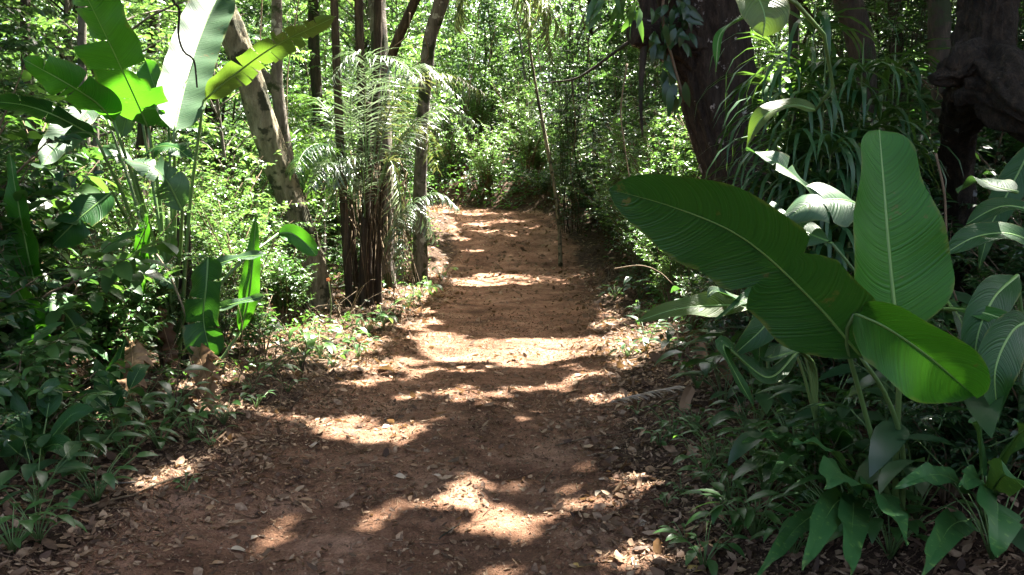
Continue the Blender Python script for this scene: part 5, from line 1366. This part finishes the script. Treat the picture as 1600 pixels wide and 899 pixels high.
lt = Geo()
x, y = litter_points(34000, -2.6, 2.6, 2.2, 7, .24, .9); L = rng.gamma(2., .011, len(x)) + .012; lie(lt, x, y, L, L * rng.uniform(.3, .65, len(x)), T_LO, .35, .35)
x, y = litter_points(26000, -4, 4, 7, 18, .13, .8); L = rng.gamma(2.2, .02, len(x)) + .02; lie(lt, x, y, L, L * rng.uniform(.3, .65, len(x)), T_LO, .35, .35)
x, y = litter_points(14000, -7, 6, 17, 31, .5, .7); L = rng.gamma(2.5, .025, len(x)) + .03; lie(lt, x, y, L, L * rng.uniform(.35, .6, len(x)), T_LO, .3, .4)
x, y = litter_points(3400, -3.2, 3.2, 2.2, 9, .07, .85); L = rng.uniform(.035, .1, len(x)); lie(lt, x, y, L, L * rng.uniform(.3, .6, len(x)), T_OVAL, .45, .45)
x, y = litter_points(11000, -8, 8, 2.2, 14, 0, .5); L = rng.uniform(.04, .12, len(x)); lie(lt, x, y, L, L * rng.uniform(.2, .5, len(x)), T_LO, .6, .6)
# crumbs, and broken twigs
x, y = litter_points(36000, -2.6, 2.4, 6, 12, .5, .9); L = rng.uniform(.008, .03, len(x)); lie(lt, x, y, L, L * rng.uniform(.2, .8, len(x)), T_LO, .3, .6, .002)
x, y = litter_points(70000, -2.2, 1.8, 2.2, 6.5, .55, .9); L = rng.uniform(.004, .016, len(x)); lie(lt, x, y, L, L * rng.uniform(.2, .8, len(x)), T_LO, .3, .6, .002)
x, y = litter_points(15000, -2.6, 2.6, 2.2, 11, .16, .6)
for a, b in zip(x, y):
    ln = rng.gamma(2, .03) + .02; an = rng.uniform(0, 2 * pi); r = rng.uniform(.0009, .0028)
    p0 = np.array([a, b]); p1 = p0 + [cos(an) * ln, sin(an) * ln]; pm = (p0 + p1) / 2 + rng.normal(size=2) * ln * .08
    pts = np.array([p0, pm, p1]); zz = height(pts[:, 0], pts[:, 1]) + r + .003
    tube(lt, np.column_stack([pts, zz]), r, 3)
tag(lt.build('leaf_litter', M['litter']), 'litter of dead leaves, crumbs and broken twigs on the path and its banks', 'litter', kind='stuff')

# fallen leaves one can tell apart
def fallen(px, py, L, W, mat, ang, label, group=None, tpl=None, curl=.3, tilt=.12):
    g0 = ground(px, py); g_ = Geo()
    rot = rng.integers(0, 99)
    n_ = unit(np.array([rng.normal() * tilt, rng.normal() * tilt, 1.]))
    d = np.array([cos(ang), sin(ang), 0]); d = unit(d - d @ n_ * n_)
    t_ = template(7, lambda t: (sin(pi * t ** .85) ** .75) * (1 + .10 * sin(9 * t + rot)), fold=.3)
    pts = np.array([[-.5, 0, 0]])
    scatter(g_, (d * -L / 2)[None], d[None], n_[None], L, W, t_, curl)
    tube(g_, np.array([-d * L * .5, -d * L * .62 + [0, 0, .004]]), .0018, 4)
    o = g_.build('fallen_leaf', M[mat]); o.location = (g0[0], g0[1], g0[2] + .012 + .1 * L * abs(curl))
    return tag(o, label, 'fallen leaf', group)


FL = [(375, 862, .085, .05, 'dry_pale', .3, 'pale tan fallen leaf near the lower left of the dirt path'), (452, 760, .065, .05, 'dry_tan', 1.2, 'round orange-tan fallen leaf left of the path middle'),
      (480, 783, .11, .028, 'dry_tan', .05, 'long narrow orange-brown fallen leaf on the path'), (628, 748, .075, .05, 'dry_pale', .1, 'pale rectangular fallen leaf in the middle of the path'),
      (685, 746, .06, .03, 'dry_pale', -.2, 'smaller pale fallen leaf just right of the rectangular one'), (648, 730, .05, .03, 'dry_tan', .1, 'little tan fallen leaf above the rectangular pale one'),
      (305, 755, .09, .035, 'dry_brown', .5, 'brown fallen leaf among the litter on the left'), (310, 845, .12, .03, 'dry_tan', .2, 'narrow tan fallen leaf in the lower left litter'),
      (245, 850, .09, .05, 'dry_brown', 2., 'broad brown fallen leaf in the lower left litter'), (270, 865, .10, .045, 'dry_tan', .8, 'tan fallen leaf next to the broad brown one'),
      (240, 825, .10, .03, 'dry_tan', .1, 'slim tan fallen leaf above the broad brown one'), (932, 664, .055, .04, 'dry_pale', .2, 'greenish pale leaf lying at the right rim of the path'),
      (940, 712, .15, .035, 'dry_pale', .25, 'long curled pale leaf on the right rim of the path'), (985, 705, .08, .04, 'dry_yellow', 1.1, 'dull yellow leaf beside the long curled pale one'),
      (958, 721, .035, .02, 'dry_yellow', .3, 'small yellow leaf below the long curled pale one'), (905, 802, .07, .04, 'dry_brown', .4, 'curled dark red-brown leaf on the right half of the path'),
      (1005, 815, .12, .04, 'dry_tan', .05, 'pinkish tan leaf in the sun patch on the right bank'), (1065, 855, .17, .045, 'dry_pale', .1, 'large pale lit leaf on the lower right bank'),
      (1130, 850, .12, .07, 'dry_tan', .9, 'broad tan leaf beside the large pale lit one'), (1090, 893, .10, .07, 'dry_yellow', .4, 'ochre leaf near the lower right bottom'),
      (905, 888, .06, .05, 'dry_yellow', .6, 'yellowish leaf at the bottom right of the path'), (1145, 872, .10, .06, 'dry_brown', -.4, 'brown leaf at the foot of the lobed herbs'),
      (780, 785, .05, .035, 'dry_pale', .3, 'pale leaf in the long sun patch on the path'), (700, 835, .07, .03, 'dry_tan', .3, 'dull tan leaf left of the brightest near sun patch'),
      (690, 858, .10, .05, 'dry_brown', -.2, 'brown crumpled leaf near the path bottom'), (640, 862, .05, .02, 'dry_pale', .4, 'small pale leaf near the path bottom'),
      (150, 845, .12, .04, 'dry_tan', .3, 'tan leaf in the dark lower left corner'), (560, 668, .07, .03, 'dry_brown', 0, 'brown leaf lying in the left sun patch'),
      (1100, 700, .14, .04, 'dry_brown', .2, 'brown leaf under the herbs of the right bank'), (1050, 735, .13, .035, 'dry_tan', .2, 'tan strip-like leaf above the right sun patch'),
      (990, 680, .10, .05, 'dry_brown', .7, 'brown leaf below the grey dead frond'), (1110, 820, .11, .05, 'dry_pale', .1, 'pale leaf half hidden on the right bank'),
      (640, 700, .06, .03, 'dry_pale', .2, 'pale leaf at the lower rim of the left sun patch'), (530, 735, .06, .03, 'dry_tan', .8, 'tan leaf on the shaded path left of the middle')]
for f in FL:
    fallen(*f)
for k in range(60):
    side = rng.random() < .5
    px = rng.uniform(120, 520) if side else rng.uniform(930, 1180); py = rng.uniform(620, 890)
    if side and px < 620 - (py - 560) * 1.4: px = 620 - (py - 560) * 1.2 + rng.uniform(-20, 120)
    fallen(px, py, rng.uniform(.05, .1), rng.uniform(.025, .045), ('dry_tan', 'dry_brown', 'dry_pale')[k % 3], rng.uniform(0, 6.3),
           'small %s fallen leaf in the litter %s of the path' % (('tan', 'dark brown', 'pale')[k % 3], 'left' if side else 'right'), 'fallen leaves %s of the path' % ('left' if side else 'right'), tilt=.3)

# grey dead palm frond and tan leaf on the right bank
e = tag(empty('dead_frond'), 'grey dead frond piece with jagged lower edge lying on the right bank', 'dead frond')
p0, p1 = ground(955, 634), ground(1062, 618)
g_ = Geo(); c = spline([p0 + [0, 0, .03], (p0 + p1) / 2 + [0, .02, .05], p1 + [0, 0, .07]], 20); tube(g_, c, .008, 6); g_.build('rib', M['dry_pale'], e)
k_ = np.linspace(1, 18, 34).astype(int); tdir = unit(c[19] - c[0]); nn = len(k_)
g_ = Geo(); scatter(g_, c[k_] + rng.normal(size=(nn, 3)) * .004, tdir * .9 + np.array([0, -.75, -.12]) + rng.normal(size=(nn, 3)) * .13, np.array([0, -.3, 1.]) + rng.normal(size=(nn, 3)) * .25, rng.uniform(.07, .15, nn), .016, T_STRAP, rng.uniform(-.1, .5, nn))
g_.build('leaflets', M['dry_pale'], e)
b0 = ground(1068, 645)
o = empty('dry_leaf_sheath'); tag(o, 'tan pointed dry leaf standing up beside the grey dead frond', 'dry leaf')
blade(o, [b0, b0 + [.02, .02, .09], b0 + [.06, .03, .18]], .075, (-.2, -.9, .3), fold=.3, mat='dry_tan', seed=141, rows=16, name='leaf_blade', prof='blunt')
for k, (a, b, lab, w) in enumerate([((1100, 575), (1085, 520), 'tan dry leaf hanging under the low heliconia', .10), ((1140, 600), (1118, 545), 'brown dry leaf propped under the low heliconia', .09), ((1040, 660), (1000, 672), 'flat grey dead leaf below the dead frond', .06)]):
    g0 = ground(*a); o = tag(empty('dry_leaf'), lab, 'dry leaf')
    t = P(b[0], b[1], g0[1] + .05)
    blade(o, [g0, (g0 + t) / 2 + [.02, 0, 0], t], w, (-.2, -.9, .3), fold=.3, mat='dry_tan', seed=150 + k, rows=16, name='leaf_blade', prof='lance')
for k, (a, b, r, lab, mt) in enumerate([((1115, 790), (1200, 745), .013, 'stout dead stick lying on the right bank', 'bark_brown'), ((865, 700), (1000, 672), .005, 'thin stick at the right rim of the path', 'twig'), ((120, 765), (210, 762), .010, 'dead stick lying under the left herbs', 'bark_grey'), ((130, 800), (330, 742), .007, 'long thin stick across the lower left litter', 'twig'),
                                        ((1010, 640), (1100, 610), .008, 'stick behind the dead frond', 'twig'), ((690, 850), (722, 822), .004, 'small curved twig near the brightest near sun patch', 'bark_brown'), ((1080, 815), (1215, 850), .003, 'thin trailing root across the lower right bank', 'bark_brown'), ((340, 790), (300, 775), .003, 'small forked twig in the left litter', 'twig_pale'),
                                        ((860, 740), (850, 770), .004, 'short crooked twig right of the path middle', 'twig')]):
    A, B = ground(*a), ground(*b); g_ = Geo(); t = np.linspace(0, 1, 12)[:, None]; pp = A + (B - A) * t
    pp[:, 0] += np.sin(t[:, 0] * 5 + k) * .012; pp[:, 2] = height(pp[:, 0], pp[:, 1]) + r + .008 + .01 * np.sin(t[:, 0] * 3)
    tube(g_, pp, np.linspace(r, r * .5, 12), 7, .15, k); tag(g_.build('stick', M[mt]), lab, 'stick')
